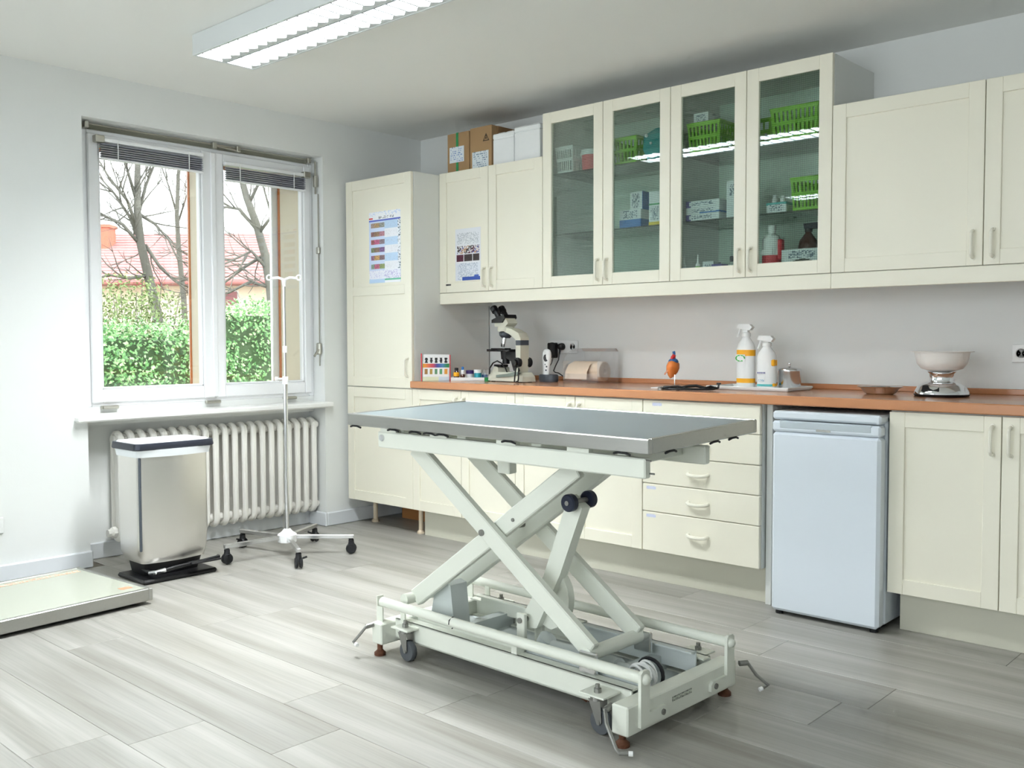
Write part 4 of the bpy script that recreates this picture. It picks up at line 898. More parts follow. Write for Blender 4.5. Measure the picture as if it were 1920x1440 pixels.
# ------------------------------------------------------------------ sockets
def socket(x, y, z, n, lab, ax='y'):
    t = thing('socket_outlet', lab, 'socket', (x, y, z))
    M = Matrix.Translation((x, y, z)) @ (Matrix.Rotation(PI / 2, 4, 'Z') if ax == 'x' else Matrix())
    MB(M).box(0, .072 * n, -.010, 0, -.038, .038, .003).build('cover', 'white_plastic', t)
    for i in range(n):
        m = MB(M); cx = .036 + .072 * i; m.lathe([(.0, .0005), (.019, .0005), (.0195, .003), (.023, .0045), (.023, 0)], (cx, -.0095, 0), 20, axis=Vector((0, -1, 0)) if ax == 'y' else Vector((1, 0, 0))); m.build('insert', 'white_plastic', t)
        for s_ in (-1, 1): MB(M).cyl((cx + .0095 * s_, -.0125, 0), (cx + .0095 * s_, -.0098, 0), .0025, n=8).build('pin_hole', 'black_plastic', t)
    return t
socket(.488, -.0005, 1.094, 3, 'triple white wall socket with two black plugs above the worktop')
socket(2.995, -.0005, 1.072, 2, 'white double wall socket beside the kitchen scale')
socket(XW + .0005, -2.72, .27, 1, 'small white socket low on the window wall', 'x')
t = thing('power_adapter', 'boxy black power adapter plugged in above the worktop', 'adapter', (.55, -.04, 1.09))
m = MB(); m.box(.506, .562, -.05, -.0115, 1.03, 1.118, .006); m.box(.535, .562, -.056, -.05, 1.05, 1.12, .004); m.build('body', 'black_plastic', t)
MB().tube([(.545, -.04, 1.032), (.54, -.045, 1.0), (.535, -.08, .96), (.55, -.14, .93), (.585, -.19, .915), (.615, -.23, .907)], .0022, 6).build('lead', 'cord_black', t)
t = thing('power_plug', 'black round plug with a cable hanging down behind the thermometer', 'plug', (.596, -.03, 1.094))
m = MB(); m.lathe([(.020, 0), (.021, .012), (.017, .030), (.009, .036), (0, .037)], (.596, -.0125, 1.096), 16, axis=Vector((0, -1, 0))); m.cyl((.596, -.036, 1.09), (.594, -.04, 1.05), .008, .004, n=10); m.build('body', 'black_plastic', t)
MB().tube([(.594, -.04, 1.055), (.596, -.05, 1.02), (.606, -.09, .985), (.625, -.13, .958), (.66, -.155, .95), (.69, -.165, .948), (.73, -.17, .93), (.745, -.17, .905)], .003, 6).build('lead', 'cord_black', t)

# ------------------------------------------------------------------ worktop: staining corner
ZT = .9003
t = thing('staining_rack', 'white stand-up card of cell silhouettes and coloured dots in a tray', 'card rack', (.01, -.45, ZT))
def card(u, v):
    t_ = 1 - v
    if t_ < .36:
        k = u * 5.4 - .2; i = math.floor(k); f_ = k - i - .5
        if 0 <= i < 5 and .12 < t_ < .32:
            q = (t_ - .12) / .2; w_ = (.16 + .14 * abs(math.sin(q * 5 + i * 1.7)))
            return C(34, 34, 36) if abs(f_) < w_ else C(232, 234, 234)
        return C(232, 234, 234)
    if t_ < .5:
        st = [(0, (226, 160, 30)), (.2, (216, 110, 70)), (.4, (190, 60, 90)), (.55, (60, 70, 150)), (.75, (70, 130, 180)), (.92, (30, 130, 70)), (1.01, (30, 130, 70))]
        for (a, c0), (b, c1) in zip(st, st[1:]):
            if u < b: q = (u - a) / (b - a); return C(*[c0[j] + (c1[j] - c0[j]) * q for j in range(3)])
    if .54 < t_ < .74:
        k = u * 5.4 - .2; i = math.floor(k); f_ = k - i - .5; pc = [(150, 110, 50), (170, 140, 60), (90, 140, 100), (90, 160, 110), (220, 150, 50)]
        if 0 <= i < 5 and abs(f_) < .3: return C(*pc[i])
    if t_ > .86: return C(214, 220, 190) if u < .6 else C(200, 214, 226)
    return C(232, 234, 234)
a0 = Vector((-.10, -.62, ZT)); U = Vector((.10, .115, 0))
cd = MB(); cd.add([a0, a0 + U, a0 + U + Vector((-.01, .013, .152)), a0 + Vector((-.01, .013, .152)), a0 + Vector((-.002, .0025, 0)), a0 + U + Vector((-.002, .0025, 0)), a0 + U + Vector((-.012, .0155, .152)), a0 + Vector((-.012, .0155, .152))], [(0, 1, 2, 3), (7, 6, 5, 4), (0, 4, 5, 1), (1, 5, 6, 2), (2, 6, 7, 3), (3, 7, 4, 0)])
# keep the card to the counter side of the tall cabinet
SH = Vector((.135, .02, 0)); cd.v = [v + SH for v in cd.v]; a0 = a0 + SH
cd.build('backing_card', 'white_plastic', t)
print_panel('printed_chart', a0, U, Vector((-.01, .013, .152)), 60, 40, card, 'ink_print', t)
m = MB(); m.cyl(a0 + Vector((-.006, -.003, 0)), a0 + Vector((-.006, -.003, .158)), .0035, n=6); m.cyl(a0 + U + Vector((.004, .004, 0)), a0 + U + Vector((.004, .004, .15)), .003, n=6); m.build('side_rod', 'plastic_red', t)
t = thing('sample_tray', 'shallow white plastic tray holding small stain bottles', 'tray', (.20, -.40, ZT))
M = Matrix.Translation((.228, -.395, ZT)) @ Matrix.Rotation(.70, 4, 'Z')
m = MB(M); m.box(-.115, .115, -.05, .05, 0, .004, .001); m.box(-.115, .115, -.05, -.047, 0, .02); m.box(-.115, .115, .047, .05, 0, .02); m.box(-.115, -.112, -.05, .05, 0, .02); m.box(.112, .115, -.05, .05, 0, .02); m.build('tray_body', 'white_plastic', t)
def tp(u, v): q = M @ Vector((u, v, .0045)); return (q.x, q.y, q.z)
bottle([(0, 0), (.017, 0), (.017, .04), (.009, .052), (.009, .058)], tp(-.085, -.02), 'bottle_brown', 'brown glass bottle with orange label beside the card rack', (('label', [(.0174, .022), (.0174, .044)], 'label_orange'), ('cap', [(.011, .055), (.011, .07), (0, .071)], 'black_plastic')), 16)
bottle([(0, 0), (.014, 0), (.014, .03), (.008, .036)], tp(-.048, -.03), 'bottle_brown', 'small bottle with white collar and blue dropper top', (('collar', [(.010, .034), (.010, .055), (.007, .058)], 'white_plastic'), ('dropper', [(.007, .057), (.007, .075), (0, .078)], 'box_blue')), 14)
bottle([(0, 0), (.022, 0), (.022, .036)], tp(-.01, .01), 'white_plastic', 'white jar with a violet lid in the stain tray', (('lid', [(.023, .035), (.023, .055), (0, .057)], 'lid_purple'),), 18, 'jar', 'jar')
bottle([(0, 0), (.021, 0), (.021, .042)], tp(.038, -.018), 'gel_teal', 'teal jar with a white lid in the stain tray', (('lid', [(.0225, .041), (.0225, .060), (0, .061)], 'white_plastic'),), 18, 'jar', 'jar')
pack(.262, .288, -.375, -.35, ZT + .0045, ZT + .05, 'small white carton between teal jar and blue carton') if False else None
bottle([(0, 0), (.018, 0), (.018, .03)], tp(.075, .02), 'box_blue', 'small blue pot at the end of the stain tray', (('lid', [(.019, .03), (.019, .04), (0, .041)], 'white_plastic'),), 14, 'jar', 'jar')
bottle([(0, 0), (.020, 0), (.022, .06), (.021, .06), (.019, .003), (0, .003)], tp(.092, -.022), 'clear_plastic', 'clear plastic beaker at the end of the stain tray', (), 16, 'beaker', 'beaker')
bottle([(0, 0), (.016, 0), (.016, .02), (0, .021)], (.335, -.375, ZT), 'lid_green', 'green screw lid lying beside the microscope', (), 16, 'screw_lid', 'lid')

# ------------------------------------------------------------------ microscope
MX = Matrix.Translation((.505, -.355, ZT)) @ Matrix.Rotation(-.12, 4, 'Z') @ Matrix.Scale(1.04, 4)
t = thing('microscope', 'beige binocular laboratory microscope with black eyepieces', 'microscope', (.512, -.355, ZT))
m = MB(MX); shell(m, [[(x * 1.0, y) for x, y in ((-.145, -.045), (-.10, -.06), (.0, -.05), (.10, -.055), (.145, -.045), (.15, 0), (.145, .045), (.10, .055), (0, .05), (-.10, .06), (-.145, .045), (-.15, 0))],
    [(x * .98, y * .98) for x, y in ((-.145, -.045), (-.10, -.06), (.0, -.05), (.10, -.055), (.145, -.045), (.15, 0), (.145, .045), (.10, .055), (0, .05), (-.10, .06), (-.145, .045), (-.15, 0))],
    [(x * .86, y * .8) for x, y in ((-.145, -.045), (-.10, -.06), (.0, -.05), (.10, -.055), (.145, -.045), (.15, 0), (.145, .045), (.10, .055), (0, .05), (-.10, .06), (-.145, .045), (-.15, 0))]], [.004, .03, .052]); m.prism([(-.135, .03), (-.06, .03), (-.065, .075), (-.095, .082), (-.125, .05)], 'y', -.04, .04); m.build('foot', 'micro_body', t, angle=30)
m = MB(MX); m.prism([(-.06, .022), (.10, .034), (.135, .052), (.10, .056), (.02, .044), (-.06, .036)], 'y', -.0585, -.045); m.build('foot_trim', 'micro_trim', t)
m = MB(MX)
for x in (-.11, .11):
    for y in (-.035, .035): m.cyl((x, y, 0), (x, y, .006), .012, n=10)
m.build('rubber_foot', 'rubber_black', t)
m = MB(MX); m.prism([(.055, .04), (.10, .04), (.108, .10), (.108, .235), (.092, .262), (.03, .285), (-.02, .292), (-.03, .272), (.02, .255), (.068, .228), (.072, .10)], 'y', -.03, .03); m.build('arm', 'micro_body', t, angle=30)
m = MB(MX); m.box(.069, .1095, -.0315, .0315, .195, .225, .003); m.build('arm_band', 'grey_plastic', t)
m = MB(MX); m.lathe([(.045, .272), (.048, .285), (.044, .298)], (-.045, 0, 0), 20); m.prism([(-.10, .298), (-.01, .298), (.012, .315), (-.01, .345), (-.045, .34), (-.10, .322)], 'y', -.034, .034); m.build('head', 'micro_body', t)
m = MB(MX); m.prism([(-.115, .318), (-.03, .318), (-.005, .345), (-.012, .362), (-.06, .352), (-.115, .335)], 'y', -.044, .044); m.build('eyepiece_block', 'black_plastic', t)
for y in (-.027, .027):
    m = MB(MX); m.cyl((-.065, y, .338), (-.104, y, .388), .0155, n=14); m.cyl((-.100, y, .380), (-.118, y, .401), .020, n=16); m.cyl((-.118, y, .401), (-.121, y, .405), .020, .017, n=16); m.build('eyepiece', 'black_plastic', t)
m = MB(MX); m.lathe([(.0, .235), (.022, .235), (.036, .25), (.038, .266), (.03, .272)], (-.045, 0, 0), 20); ns_ = m.build('nosepiece', 'grey_plastic', t)
m = MB(MX); m.cyl((-.04, -.012, .24), (-.045, -.016, .205), .0115, n=12); m.cyl((-.045, -.016, .205), (-.046, -.017, .185), .008, .005, n=12); m.build('objective', 'chrome', ns_)
m = MB(MX); m.cyl((-.06, .008, .24), (-.088, .01, .20), .009, n=10); m.cyl((-.088, .01, .20), (-.094, .01, .19), .009, .005, n=10); m.build('objective', 'zinc', ns_)
m = MB(MX); m.box(-.14, .05, -.06, .05, .163, .175, .002); m.box(-.10, .02, -.062, -.02, .175, .181, .001); m.build('stage', 'black_plastic', t)
m = MB(MX); m.cyl((-.045, 0, .12), (-.045, 0, .163), .026, .03, n=16); m.cyl((-.045, 0, .095), (-.045, 0, .12), .02, n=14); m.prism([(-.06, .163), (.07, .163), (.07, .06), (.04, .06), (.02, .11), (-.03, .13)], 'y', -.02, .02); m.build('condenser', 'black_plastic', t)
m = MB(MX); m.cyl((-.09, 0, .07), (-.09, 0, .09), .022, .018, n=14); m.box(-.115, -.06, -.03, .03, .078, .092, .003); m.build('lamp_housing', 'black_plastic', t)
m = MB(MX); m.cyl((.09, -.024, .105), (.09, -.045, .105), .027, n=20); m.cyl((.09, -.045, .105), (.09, -.06, .105), .016, n=16); m.build('focus_knob', 'black_plastic', t)
m = MB(MX); m.cyl((.09, .024, .105), (.09, .05, .105), .027, n=20); m.build('focus_knob', 'black_plastic', t)
MB(MX).tube([(-.12, -.055, .04), (-.115, -.058, .07), (-.09, -.055, .10), (-.06, -.05, .112), (-.03, -.045, .10), (-.01, -.035, .075), (0, -.03, .05)], .004, 6).build('lamp_lead', 'cord_black', t)
MB(MX).tube([(.10, -.03, .06), (.13, -.06, .075), (.145, -.075, .06), (.15, -.08, .025), (.14, -.075, .008), (.12, -.07, .006)], .0038, 6).build('power_lead', 'cord_black', t)
MB(MX).tube([(.10, -.03, .085), (.125, -.07, .09), (.14, -.09, .075), (.145, -.10, .04), (.14, -.10, .006)], .0038, 6).build('power_lead', 'cord_black', t)

# ------------------------------------------------------------------ ear thermometer in its dock
c = Vector((.69, -.25, ZT)); t = thing('ear_thermometer', 'white handheld thermometer standing in a dark dock', 'thermometer', c)
MB().lathe([(.0, 0), (.058, 0), (.062, .008), (.062, .034), (.056, .042), (0, .042)], c, 28, sx=1.0, sy=.7).build('dock', 'grey_plastic', t, angle=50)
m = MB(Matrix.Translation(c + Vector((-.008, -.012, .036))) @ Matrix.Rotation(.05, 4, 'Y')); shell(m, [[(r_ * math.cos(a), r_ * .62 * math.sin(a)) for a in [2 * PI * i / 16 for i in range(16)]] for r_ in (.021, .023, .025, .028, .030, .028, .020, .006)], [0, .03, .06, .085, .11, .128, .142, .148]); hd = m.build('handset', 'white_plastic', t, angle=60)
M2 = Matrix.Translation(c + Vector((-.008, -.012, .036)))
m = MB(M2); m.lathe([(0, .004), (.014, .004), (.016, .0)], (.0118, -.0138, .098), 18, axis=Vector((.46, -.89, 0)).normalized(), sx=1, sy=1.35); m.build('screen', 'black_plastic', hd)
for x, z_ in ((.006, .062), (.014, .05), (.01, .03)): MB(M2).lathe([(0, .003), (.004, .003), (.005, 0)], (x, -.0128, z_), 10, axis=Vector((.46, -.89, 0)).normalized()).build('button', 'grey_plastic', hd)

# ------------------------------------------------------------------ swab roll in a clear dispenser
t = thing('roll_dispenser', 'clear plastic dispenser box around a cream swab roll', 'dispenser', (.88, -.16, ZT))
m = MB(); x0, x1, y0, y1 = .79, 1.03, -.245, -.06
P = [(y0, 0), (y0, .115), (y0 + .04, .165), (y0 + .10, .187), (y1 - .02, .187), (y1, .17), (y1, 0)]
P = [(a, b + ZT) for a, b in P]
m.prism(P, 'x', x0, x0 + .004); m.prism(P, 'x', x1 - .004, x1)
for a, b in zip(P[1:], P[2:]): m.add([(x0, *a), (x1, *a), (x1, *b), (x0, *b)], [(0, 1, 2, 3)])
m.box(x0, x1, y0, y0 + .003, ZT, ZT + .05)
m.build('clear_case', 'clear_plastic', t)
m = MB(); m.lathe([(.014, 0), (.052, 0), (.054, .004), (.054, .146), (.052, .15), (.014, .15), (.014, 0)], (.86, -.155, ZT + .0625), 28, axis=Vector((1, 0, 0))); ro = m.build('swab_roll', 'roll_paper', t, angle=40)
P = []
for i in range(90): a = i * .42; r_ = .014 + .037 * i / 89; P.append((1.0112, -.155 + r_ * math.cos(a), ZT + .0625 + r_ * math.sin(a)))
MB().tube(P, .0012, 4).build('spiral_edge', 'cardboard', ro)
m = MB(); m.add([(.80, -.21, ZT + .098), (.95, -.21, ZT + .098), (.95, -.238, ZT + .06), (.80, -.238, ZT + .06), (.80, -.242, ZT + .02), (.95, -.242, ZT + .02), (.80, -.155, ZT + .117), (.95, -.155, ZT + .117)], [(0, 1, 2, 3), (3, 2, 5, 4), (6, 7, 1, 0)]); m.build('loose_end', 'roll_paper', ro)

# ------------------------------------------------------------------ heart model, cable
c = Vector((1.60, -.40, ZT)); t = thing('heart_model', 'small anatomical heart model on a thin stand', 'model', c)
m = MB(); m.lathe([(0, 0), (.004, .002), (.018, .014), (.032, .036), (.037, .058), (.032, .078), (.018, .09), (0, .094)], c + Vector((-.012, 0, .045)), 20, sy=.8, axis=Vector((.25, 0, 1)).normalized()); m.build('ventricles', 'heart_orange', t, angle=60)
m = MB(); m.lathe([(0, 0), (.024, .002), (.026, .012), (.018, .022), (0, .026)], c + Vector((.004, 0, .118)), 16, sy=.8); m.build('atrium', 'heart_blue', t, angle=60)
m = MB(); m.tube([c + Vector((.0, -.004, .128)), c + Vector((.004, -.004, .148)), c + Vector((.012, -.002, .16))], .011, 10, r1=.009); m.build('aorta', 'heart_red', t)
m = MB(); m.tube([c + Vector((.006, .004, .14)), c + Vector((.005, .004, .168)), c + Vector((.003, .004, .176))], .007, 10); m.build('vein', 'heart_blue', t)
m = MB(); m.tube([c + Vector((.024, -.012, .112)), c + Vector((.01, -.026, .095)), c + Vector((-.012, -.031, .08)), c + Vector((-.03, -.022, .066))], .004, 8); m.build('artery_band', 'heart_flesh', t)
m = MB(); m.cyl(c + Vector((.012, 0, .004)), c + Vector((.012, 0, .07)), .0025, n=8); m.build('stand_rod', 'chrome', t)
m = MB(); m.box(c.x - .045, c.x + .035, c.y - .12, c.y + .03, 0 + ZT, ZT + .006, .002); m.build('stand_base', 'white_plastic', t)
t = thing('stethoscope', 'black coiled stethoscope lying at the worktop front', 'stethoscope', (1.75, -.53, ZT))
random.seed(4)
m = MB(); m.tube([(1.665, -.575, ZT + .012), (1.69, -.57, ZT + .014), (1.73, -.555, ZT + .008), (1.77, -.53, ZT + .018), (1.80, -.51, ZT + .02), (1.835, -.50, ZT + .012), (1.86, -.485, ZT + .008), (1.88, -.47, ZT + .012)], .0065, 8); m.build('tubing', 'cord_black', t)
m = MB(); m.tube([(1.66, -.58, ZT + .006), (1.70, -.60, ZT + .006), (1.75, -.59, ZT + .006), (1.80, -.565, ZT + .006), (1.85, -.535, ZT + .006), (1.89, -.51, ZT + .008), (1.90, -.49, ZT + .012)], .005, 8); m.build('tubing', 'cord_black', t)
m = MB(); m.tube([(1.70, -.58, ZT + .016), (1.74, -.57, ZT + .02), (1.78, -.555, ZT + .008), (1.83, -.52, ZT + .006), (1.87, -.50, ZT + .02), (1.90, -.485, ZT + .01)], .004, 8); m.build('tubing', 'cord_black', t)
m = MB(); m.tube([(1.90, -.485, ZT + .01), (1.902, -.484, ZT + .03)], .0045, 8); m.box(1.892, 1.912, -.49, -.478, ZT + .028, ZT + .036, .002); m.build('ear_tip', 'black_plastic', t)
m = MB(); m.lathe([(.014, 0), (.014, .008), (.009, .014), (0, .015)], (1.655, -.585, ZT), 16); m.build('chest_piece', 'zinc', t)

# ------------------------------------------------------------------ tray with spray bottles and steel canister
t = thing('serving_tray', 'white rectangular tray under the spray bottles', 'tray', (1.97, -.26, ZT)); M = Matrix.Translation((1.985, -.265, ZT))
m = MB(M); m.box(-.20, .20, -.115, .115, 0, .005, .002); P = [(-.2, -.115, .008), (.2, -.115, .008), (.2, .115, .008), (-.2, .115, .008)]; m.tube([(-.205, -.12, .013), (.205, -.12, .013), (.205, .12, .013), (-.205, .12, .013)], .005, 6, closed=True)
for a, b in zip(P, P[1:] + P[:1]): m.bar(Vector(a), Vector(b), .012, .006, up=(0, 0, 1))
m.build('tray_body', 'white_plastic', t)
def spray(c, h, r, lab, lbls, text=None, sy=.7):
    t = thing('spray_bottle', lab, 'bottle', c, 'bottles on the white tray')
    MB().lathe([(0, 0), (r * .94, 0), (r, .01), (r, h * .60), (r * .86, h * .68), (r * .42, h * .78), (r * .36, h * .82)], c, 24, sy=sy).build('body', 'white_plastic', t, angle=50)
    for a, b, q in lbls: MB().lathe([(r * 1.008, h * a), (r * 1.008, h * b)], c, 24, sy=sy).build('label', q, t, angle=50)
    MB().lathe([(r * .46, h * .80), (r * .46, h * .86), (r * .3, h * .87)], c, 16).build('collar', 'white_plastic', t)
    m = MB(); z_ = c[2] + h; m.prism([(c[0] - .045, z_ - .020), (c[0] + .024, z_ - .03), (c[0] + .036, z_ - .016), (c[0] + .022, z_ - .002), (c[0] - .035, z_)], 'y', c[1] - .013, c[1] + .013); m.prism([(c[0] - .012, z_ - .03), (c[0] + .012, z_ - .03), (c[0] + .012, z_ - h * .14), (c[0] - .012, z_ - h * .14)], 'y', c[1] - .012, c[1] + .012)
    m.tube([(c[0] - .030, c[1], z_ - .02), (c[0] - .034, c[1], z_ - .035), (c[0] - .046, c[1], z_ - .062)], .005, 6); m.build('trigger_head', 'white_plastic', t)
    return t
c = (1.915, -.26, ZT + .0055); t = spray(c, .30, .046, 'tall spray bottle with orange labels and a green logo', ((.08, .15, 'label_orange'), (.50, .595, 'label_orange')))
print_panel('logo', (c[0] - .036, c[1] - .0345, c[2] + .122), (.05, 0, 0), (0, 0, .035), 24, 14, lambda u, v: C(50, 170, 60) if .55 < ((u - .5) / .5) ** 2 + ((v - .5) / .45) ** 2 < 1.0 and not (u > .75 and v < .4) else C(240, 241, 240), 'ink_print', t)
c = (2.035, -.285, ZT + .0055); t = spray(c, .245, .046, 'shorter spray bottle with blue lettering and orange label', ((.05, .09, 'pale_teal'),))
MB().box(c[0] + .006, c[0] + .0475, c[1] - .022, c[1] + .012, c[2] + .105, c[2] + .135, .004).build('label', 'label_orange', t)
MB().box(c[0] + .03, c[0] + .0475, c[1] - .018, c[1] + .012, c[2] + .012, c[2] + .026, .003).build('label', 'label_orange', t)
print_panel('lettering', (c[0] - .032, c[1] - .0345, c[2] + .068), (.042, 0, 0), (0, 0, .012), 18, 5, lambda u, v: C(40, 50, 120) if (u * 6) % 1 > .22 and .1 < v < .9 else C(240, 241, 240), 'ink_print', t)
print_panel('lettering', (c[0] - .026, c[1] - .0345, c[2] + .035), (.034, 0, 0), (0, 0, .02), 18, 7, lbl(21, C(150, 180, 200), C(240, 241, 240), .5), 'ink_print', t)
c = (2.112, -.215, ZT + .0056); t = thing('steel_canister', 'shiny steel canister with lid on the white tray', 'canister', c)
MB().lathe([(0, 0), (.050, 0), (.052, .006), (.052, .082), (.053, .084)], c, 32).build('body', 'steel_bright', t, angle=50)
MB().lathe([(.054, .082), (.054, .09), (.050, .094), (.012, .098), (.006, .102), (.0045, .108), (.007, .113), (.006, .118), (0, .119)], c, 32).build('lid', 'steel_bright', t, angle=50)

# ------------------------------------------------------------------ steel dish and kitchen scale
c = (2.565, -.30, ZT); t = thing('steel_dish', 'shallow shiny steel dish alone on the worktop', 'dish', c)
MB().lathe([(0, 0), (.055, 0), (.064, .006), (.080, .026), (.093, .031), (.094, .033), (.080, .029), (.062, .008), (.052, .003), (0, .003)], c, 36, sy=.8).build('dish_body', 'steel_bright', t, angle=50)
c = Vector((2.815, -.30, ZT)); t = thing('kitchen_scale', 'chrome kitchen scale with a white weighing bowl', 'scale', c)
MB().lathe([(0, 0), (.10, 0), (.106, .008), (.103, .012)], c, 40).build('foot_ring', 'black_plastic', t, angle=50)
MB().lathe([(.104, .009), (.103, .018), (.088, .045), (.060, .060), (.0, .062)], c, 40).build('base', 'chrome', t, angle=50)
MB().lathe([(.050, .058), (.046, .066), (.046, .092), (.055, .100), (0, .101)], c, 32).build('neck', 'chrome', t, angle=50)
m = MB(Matrix.Translation(c + Vector((-.012, -.088, .034))) @ Matrix.Rotation(-.65, 4, 'X')); m.box(-.035, .035, -.004, .004, -.016, .016, .003); m.build('display', 'black_plastic', t)
MB().lathe([(0, .1015), (.045, .102), (.078, .112), (.096, .135), (.102, .165), (.104, .178), (.118, .179), (.119, .182), (.102, .182), (.099, .166), (.092, .136), (.075, .116), (.04, .106), (0, .106)], c, 40).build('bowl', 'bowl_white', t, angle=50)

# ------------------------------------------------------------------ outside the window
g = MB(); g.box(-45, -1.1, -30, 40, -1.1, -.9); g.build('ground_outside', 'soil', kind='structure')
def leaf_cloud(m, n, fn, size, rnd):
    for _ in range(n):
        c, nrm = fn(rnd); s_ = size * rnd.uniform(.6, 1.35); a = Vector((rnd.gauss(0, 1), rnd.gauss(0, 1), rnd.gauss(0, 1))); nn = (nrm + a * .55).normalized()
        u = nn.orthogonal().normalized(); u = (Matrix.Rotation(rnd.uniform(0, 6.28), 3, nn) @ u); v = nn.cross(u)
        m.add([c - u * s_, c - v * s_ * .55, c + u * s_, c + v * s_ * .55], [(0, 1, 2, 3)])
rnd = random.Random(2)
t = thing('ivy_hedge', 'bright green leafy hedge close outside the window', 'hedge', (-3.3, -.2, -.9))
def hz(y): return 1.33 + .09 * math.sin(y * 2.1 + .6) + .05 * math.sin(y * 5.3) + .03 * y
core = MB(); ys = [-2.6 + .2 * i for i in range(28)]
for a, b in zip(ys, ys[1:]): core.prism([(-3.62, -.9), (-3.12, -.9), (-3.16, hz((a + b) / 2) - .12), (-3.58, hz((a + b) / 2) - .10)], 'y', a, b)
core.build('core', 'hedge_core', t)
def hf(r):
    y = r.uniform(-2.6, 2.7); k = r.random()
    if k < .75: z = r.uniform(.2, hz(y)); return Vector((-3.10 + .07 * math.sin(y * 7 + z * 9) + r.gauss(0, .04), y, z)), Vector((1, 0, .35))
    x = r.uniform(-3.6, -3.08); return Vector((x, y, hz(y) - .04 + r.gauss(0, .05))), Vector((.2, 0, 1))
m = MB(); leaf_cloud(m, 20000, hf, .019, rnd)
o = m.build('foliage', 'ivy_leaf', t, kind='stuff', angle=180)
t = thing('shrub', 'olive brown twiggy shrub rising behind the hedge', 'shrub', (-4.6, -.1, -.9))
def sf(r):
    a = Vector((r.gauss(0, 1), r.gauss(0, 1), r.gauss(0, 1))).normalized() * r.random() ** .4; return Vector((-4.7 + a.x * .5, -.05 + a.y * .6, 1.3 + a.z * .5)), a
m = MB(); leaf_cloud(m, 3500, sf, .018, rnd); m.build('foliage', 'shrub_leaf', t, kind='stuff', angle=180)
m = MB()
for i in range(26):
    a = rnd.uniform(0, 6.28); d = rnd.uniform(.1, .5); m.tube([(-4.7, -.05, -.9), (-4.7 + d * .5 * math.cos(a), -.05 + d * .5 * math.sin(a), .4), (-4.7 + d * math.cos(a), -.05 + d * math.sin(a), rnd.uniform(1.2, 1.75))], .012, 5, r1=.003)
m.build('stems', 'bark', t)
def grow(m, p, d, L, r, lvl, rnd):
    P = [p]; q = p
    for i in range(4): d = (d + Vector((rnd.gauss(0, .14), rnd.gauss(0, .14), rnd.gauss(.04, .1)))).normalized(); q = q + d * L / 4; P.append(q)
    m.tube(P, r, 5, r1=r * .45)
    if lvl > 0:
        for k in range(rnd.randint(2, 4)):
            i = rnd.randint(1, 4); e = (d + Vector((rnd.gauss(0, .5), rnd.gauss(0, .5), rnd.gauss(.1, .35)))).normalized(); grow(m, P[i], e, L * rnd.uniform(.45, .75), r * .5, lvl - 1, rnd)
def bare_tree(limbs, r0, lab, seed, twigs=2):
    rnd = random.Random(seed); b = Vector(limbs[0][0]); base = Vector((b.x, b.y, -.9))
    t = thing('bare_tree', lab, 'tree', base, 'leafless trees outside the window')
    m = MB(); m.tube([base] + [Vector(p) for p in limbs[0]], r0 * .85, 8, r1=r0 * .35); m.build('trunk', 'bark', t, angle=180)
    for L in limbs[1:]:
        m = MB(); m.tube([Vector(p) for p in L], r0 * .27, 6, r1=r0 * .1)
        for a, b_ in zip(L, L[1:]):
            for k in range(3): p = Vector(a).lerp(Vector(b_), rnd.random()); grow(m, p, ((Vector(b_) - Vector(a)).normalized() + Vector((rnd.gauss(0, .6), rnd.gauss(0, .6), rnd.gauss(.2, .5)))).normalized(), rnd.uniform(.25, .7), r0 * .11, twigs - 1, rnd)
        m.build('limb', 'bark', t, angle=180)
bare_tree([[(-6.3, 1.08, 1.14), (-6.42, 1.12, 1.45), (-6.5, 1.05, 1.95), (-6.45, .95, 2.26), (-6.45, .92, 2.62), (-6.5, .95, 2.96), (-6.6, 1.02, 3.5)], [(-6.45, .95, 2.26), (-6.6, .9, 2.57), (-6.65, .75, 2.82), (-6.9, .7, 3.03)], [(-6.46, .93, 2.4), (-6.4, .78, 2.72), (-6.4, .57, 2.96), (-6.45, .48, 3.15)], [(-6.45, .92, 2.55), (-6.5, 1.05, 2.93), (-6.5, 1.17, 3.21), (-6.4, 1.17, 3.4)], [(-6.47, .93, 2.72), (-6.5, .85, 3.03), (-6.4, .74, 3.25)], [(-6.5, 1.03, 2.25), (-6.38, 1.14, 2.0), (-6.38, 1.3, 1.86), (-6.15, 1.32, 1.75)], [(-6.47, .97, 2.23), (-6.4, .72, 2.45), (-6.6, .62, 2.55), (-6.7, .5, 2.58)], [(-6.46, .93, 2.6), (-6.4, 1.1, 2.49), (-6.2, 1.16, 2.3), (-6.0, 1.17, 2.04)], [(-6.5, 1.06, 1.9), (-6.4, .78, 1.85), (-6.45, .58, 1.88), (-6.5, .48, 1.85)]], .085, 'leafless tree with many spreading limbs nearest the house chimney', 3)
bare_tree([[(-7.5, 2.07, 1.14), (-7.6, 2.1, 1.71), (-7.65, 2.07, 2.34), (-7.5, 1.97, 2.76), (-7.5, 2.0, 3.29), (-7.4, 2.0, 3.69)], [(-7.5, 1.97, 2.79), (-7.6, 1.92, 3.14), (-7.5, 1.78, 3.35)], [(-7.6, 2.04, 2.69), (-7.5, 2.1, 3.0), (-7.6, 2.25, 3.32)]], .055, 'slim leafless tree forking high behind the window post', 4)
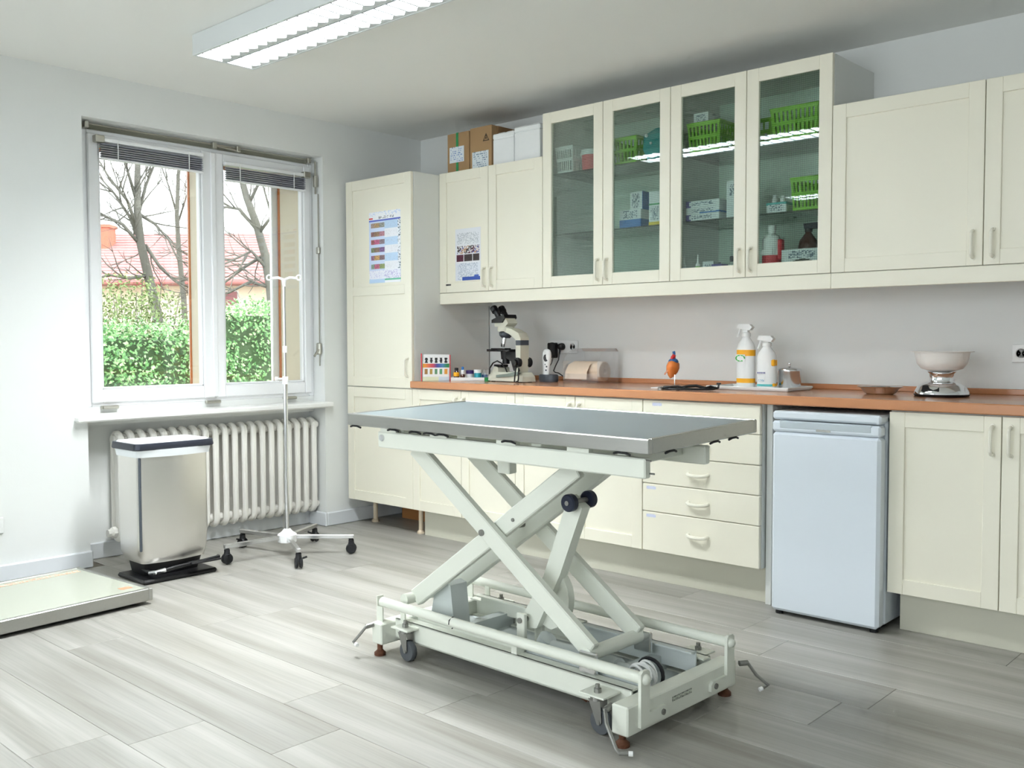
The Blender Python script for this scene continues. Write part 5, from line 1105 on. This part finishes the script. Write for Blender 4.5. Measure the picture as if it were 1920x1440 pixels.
bare_tree([[(-4.35, 1.34, 1.08), (-4.5, 1.41, 1.41), (-4.6, 1.45, 1.7), (-4.65, 1.42, 2.05), (-4.6, 1.29, 2.35), (-4.67, 1.22, 2.63), (-4.75, 1.19, 2.92), (-4.65, 1.11, 3.15)], [(-4.65, 1.42, 2.05), (-4.85, 1.31, 1.93), (-4.9, 1.1, 1.76), (-4.8, .9, 1.65)], [(-4.6, 1.29, 2.3), (-4.8, 1.21, 2.52), (-4.9, 1.12, 2.54), (-4.95, 1.02, 2.49)], [(-4.62, 1.33, 2.26), (-4.4, 1.31, 2.38), (-4.25, 1.4, 2.46)], [(-4.67, 1.24, 2.55), (-4.5, 1.27, 2.78), (-4.5, 1.43, 3.07)], [(-4.62, 1.4, 1.92), (-4.7, 1.29, 2.08), (-4.75, 1.08, 1.97), (-4.65, .87, 1.89)], [(-4.6, 1.45, 1.7), (-4.72, 1.28, 1.76), (-4.65, .98, 1.63), (-4.9, .97, 1.63)]], .075, 'leaning leafless tree behind the sash nearer the tall cabinet', 6)
bare_tree([[(-7.5, 3.42, 1.14), (-7.45, 3.38, 1.74), (-7.4, 3.33, 2.31), (-7.4, 3.33, 2.88), (-7.5, 3.37, 3.42), (-7.46, 3.37, 3.88)], [(-7.4, 3.33, 2.88), (-7.55, 3.3, 3.3), (-7.6, 3.22, 3.52)], [(-7.4, 3.33, 2.4), (-7.4, 3.46, 2.7), (-7.5, 3.67, 2.81)]], .06, 'straight leafless tree farthest along behind the window edge', 7)
# neighbour's house
HX = Matrix(((.73696, -.67594, 0, -20.0), (.67594, .73696, 0, 5.5), (0, 0, 1, 0), (0, 0, 0, 1)))
t = thing('house', 'cream house with a long red tiled roof behind the trees', 'house', (-17, 9, -.9))
MB(HX).box(-3, 16, .25, 8, -1, 2.72).build('wall', 'house_wall', t)
m = MB(HX); m.prism([(-.35, 2.6), (4.3, 4.25), (9, 2.6), (9, 2.48), (4.3, 4.12), (-.35, 2.48)], 'x', -3.3, 16.3); rf = m.build('roof', 'roof_tile', t)
# tile courses as overlapping strips
for i in range(17):
    u = i / 17; y0 = -.35 + 4.65 * u; z0 = 2.6 + 1.65 * u; y1 = -.35 + 4.65 * (u + 1 / 17); z1 = 2.6 + 1.65 * (u + 1 / 17)
    MB(HX).prism([(y0, z0 + .045), (y1, z1 + .012), (y1, z1), (y0, z0)], 'x', -3.3, 16.3).build('tile_course', 'roof_tile', rf)
MB(HX).box(-3.3, 16.3, -.48, -.34, 2.5, 2.6, .03).build('gutter', 'gutter_red', t)
m = MB(HX); m.box(-.12, .24, 2.6, 3.1, 3.2, 4.3); m.box(-.16, .28, 2.56, 3.14, 4.24, 4.32); m.build('chimney', 'chimney_brick', t)
m = MB(HX); m.box(5.2, 5.6, 3.6, 4.1, 3.7, 4.5); m.build('chimney', 'chimney_brick', t)
for x in (4.18, 7.4, 10.5):
    m = MB(HX); m.box(x - .24, x + .24, .2, .3, 2.0, 2.4); w_ = m.build('house_window', 'white_plastic', t); MB(HX).box(x - .21, x + .21, .17, .22, 2.03, 2.37).build('shutter', 'house_window', w_)
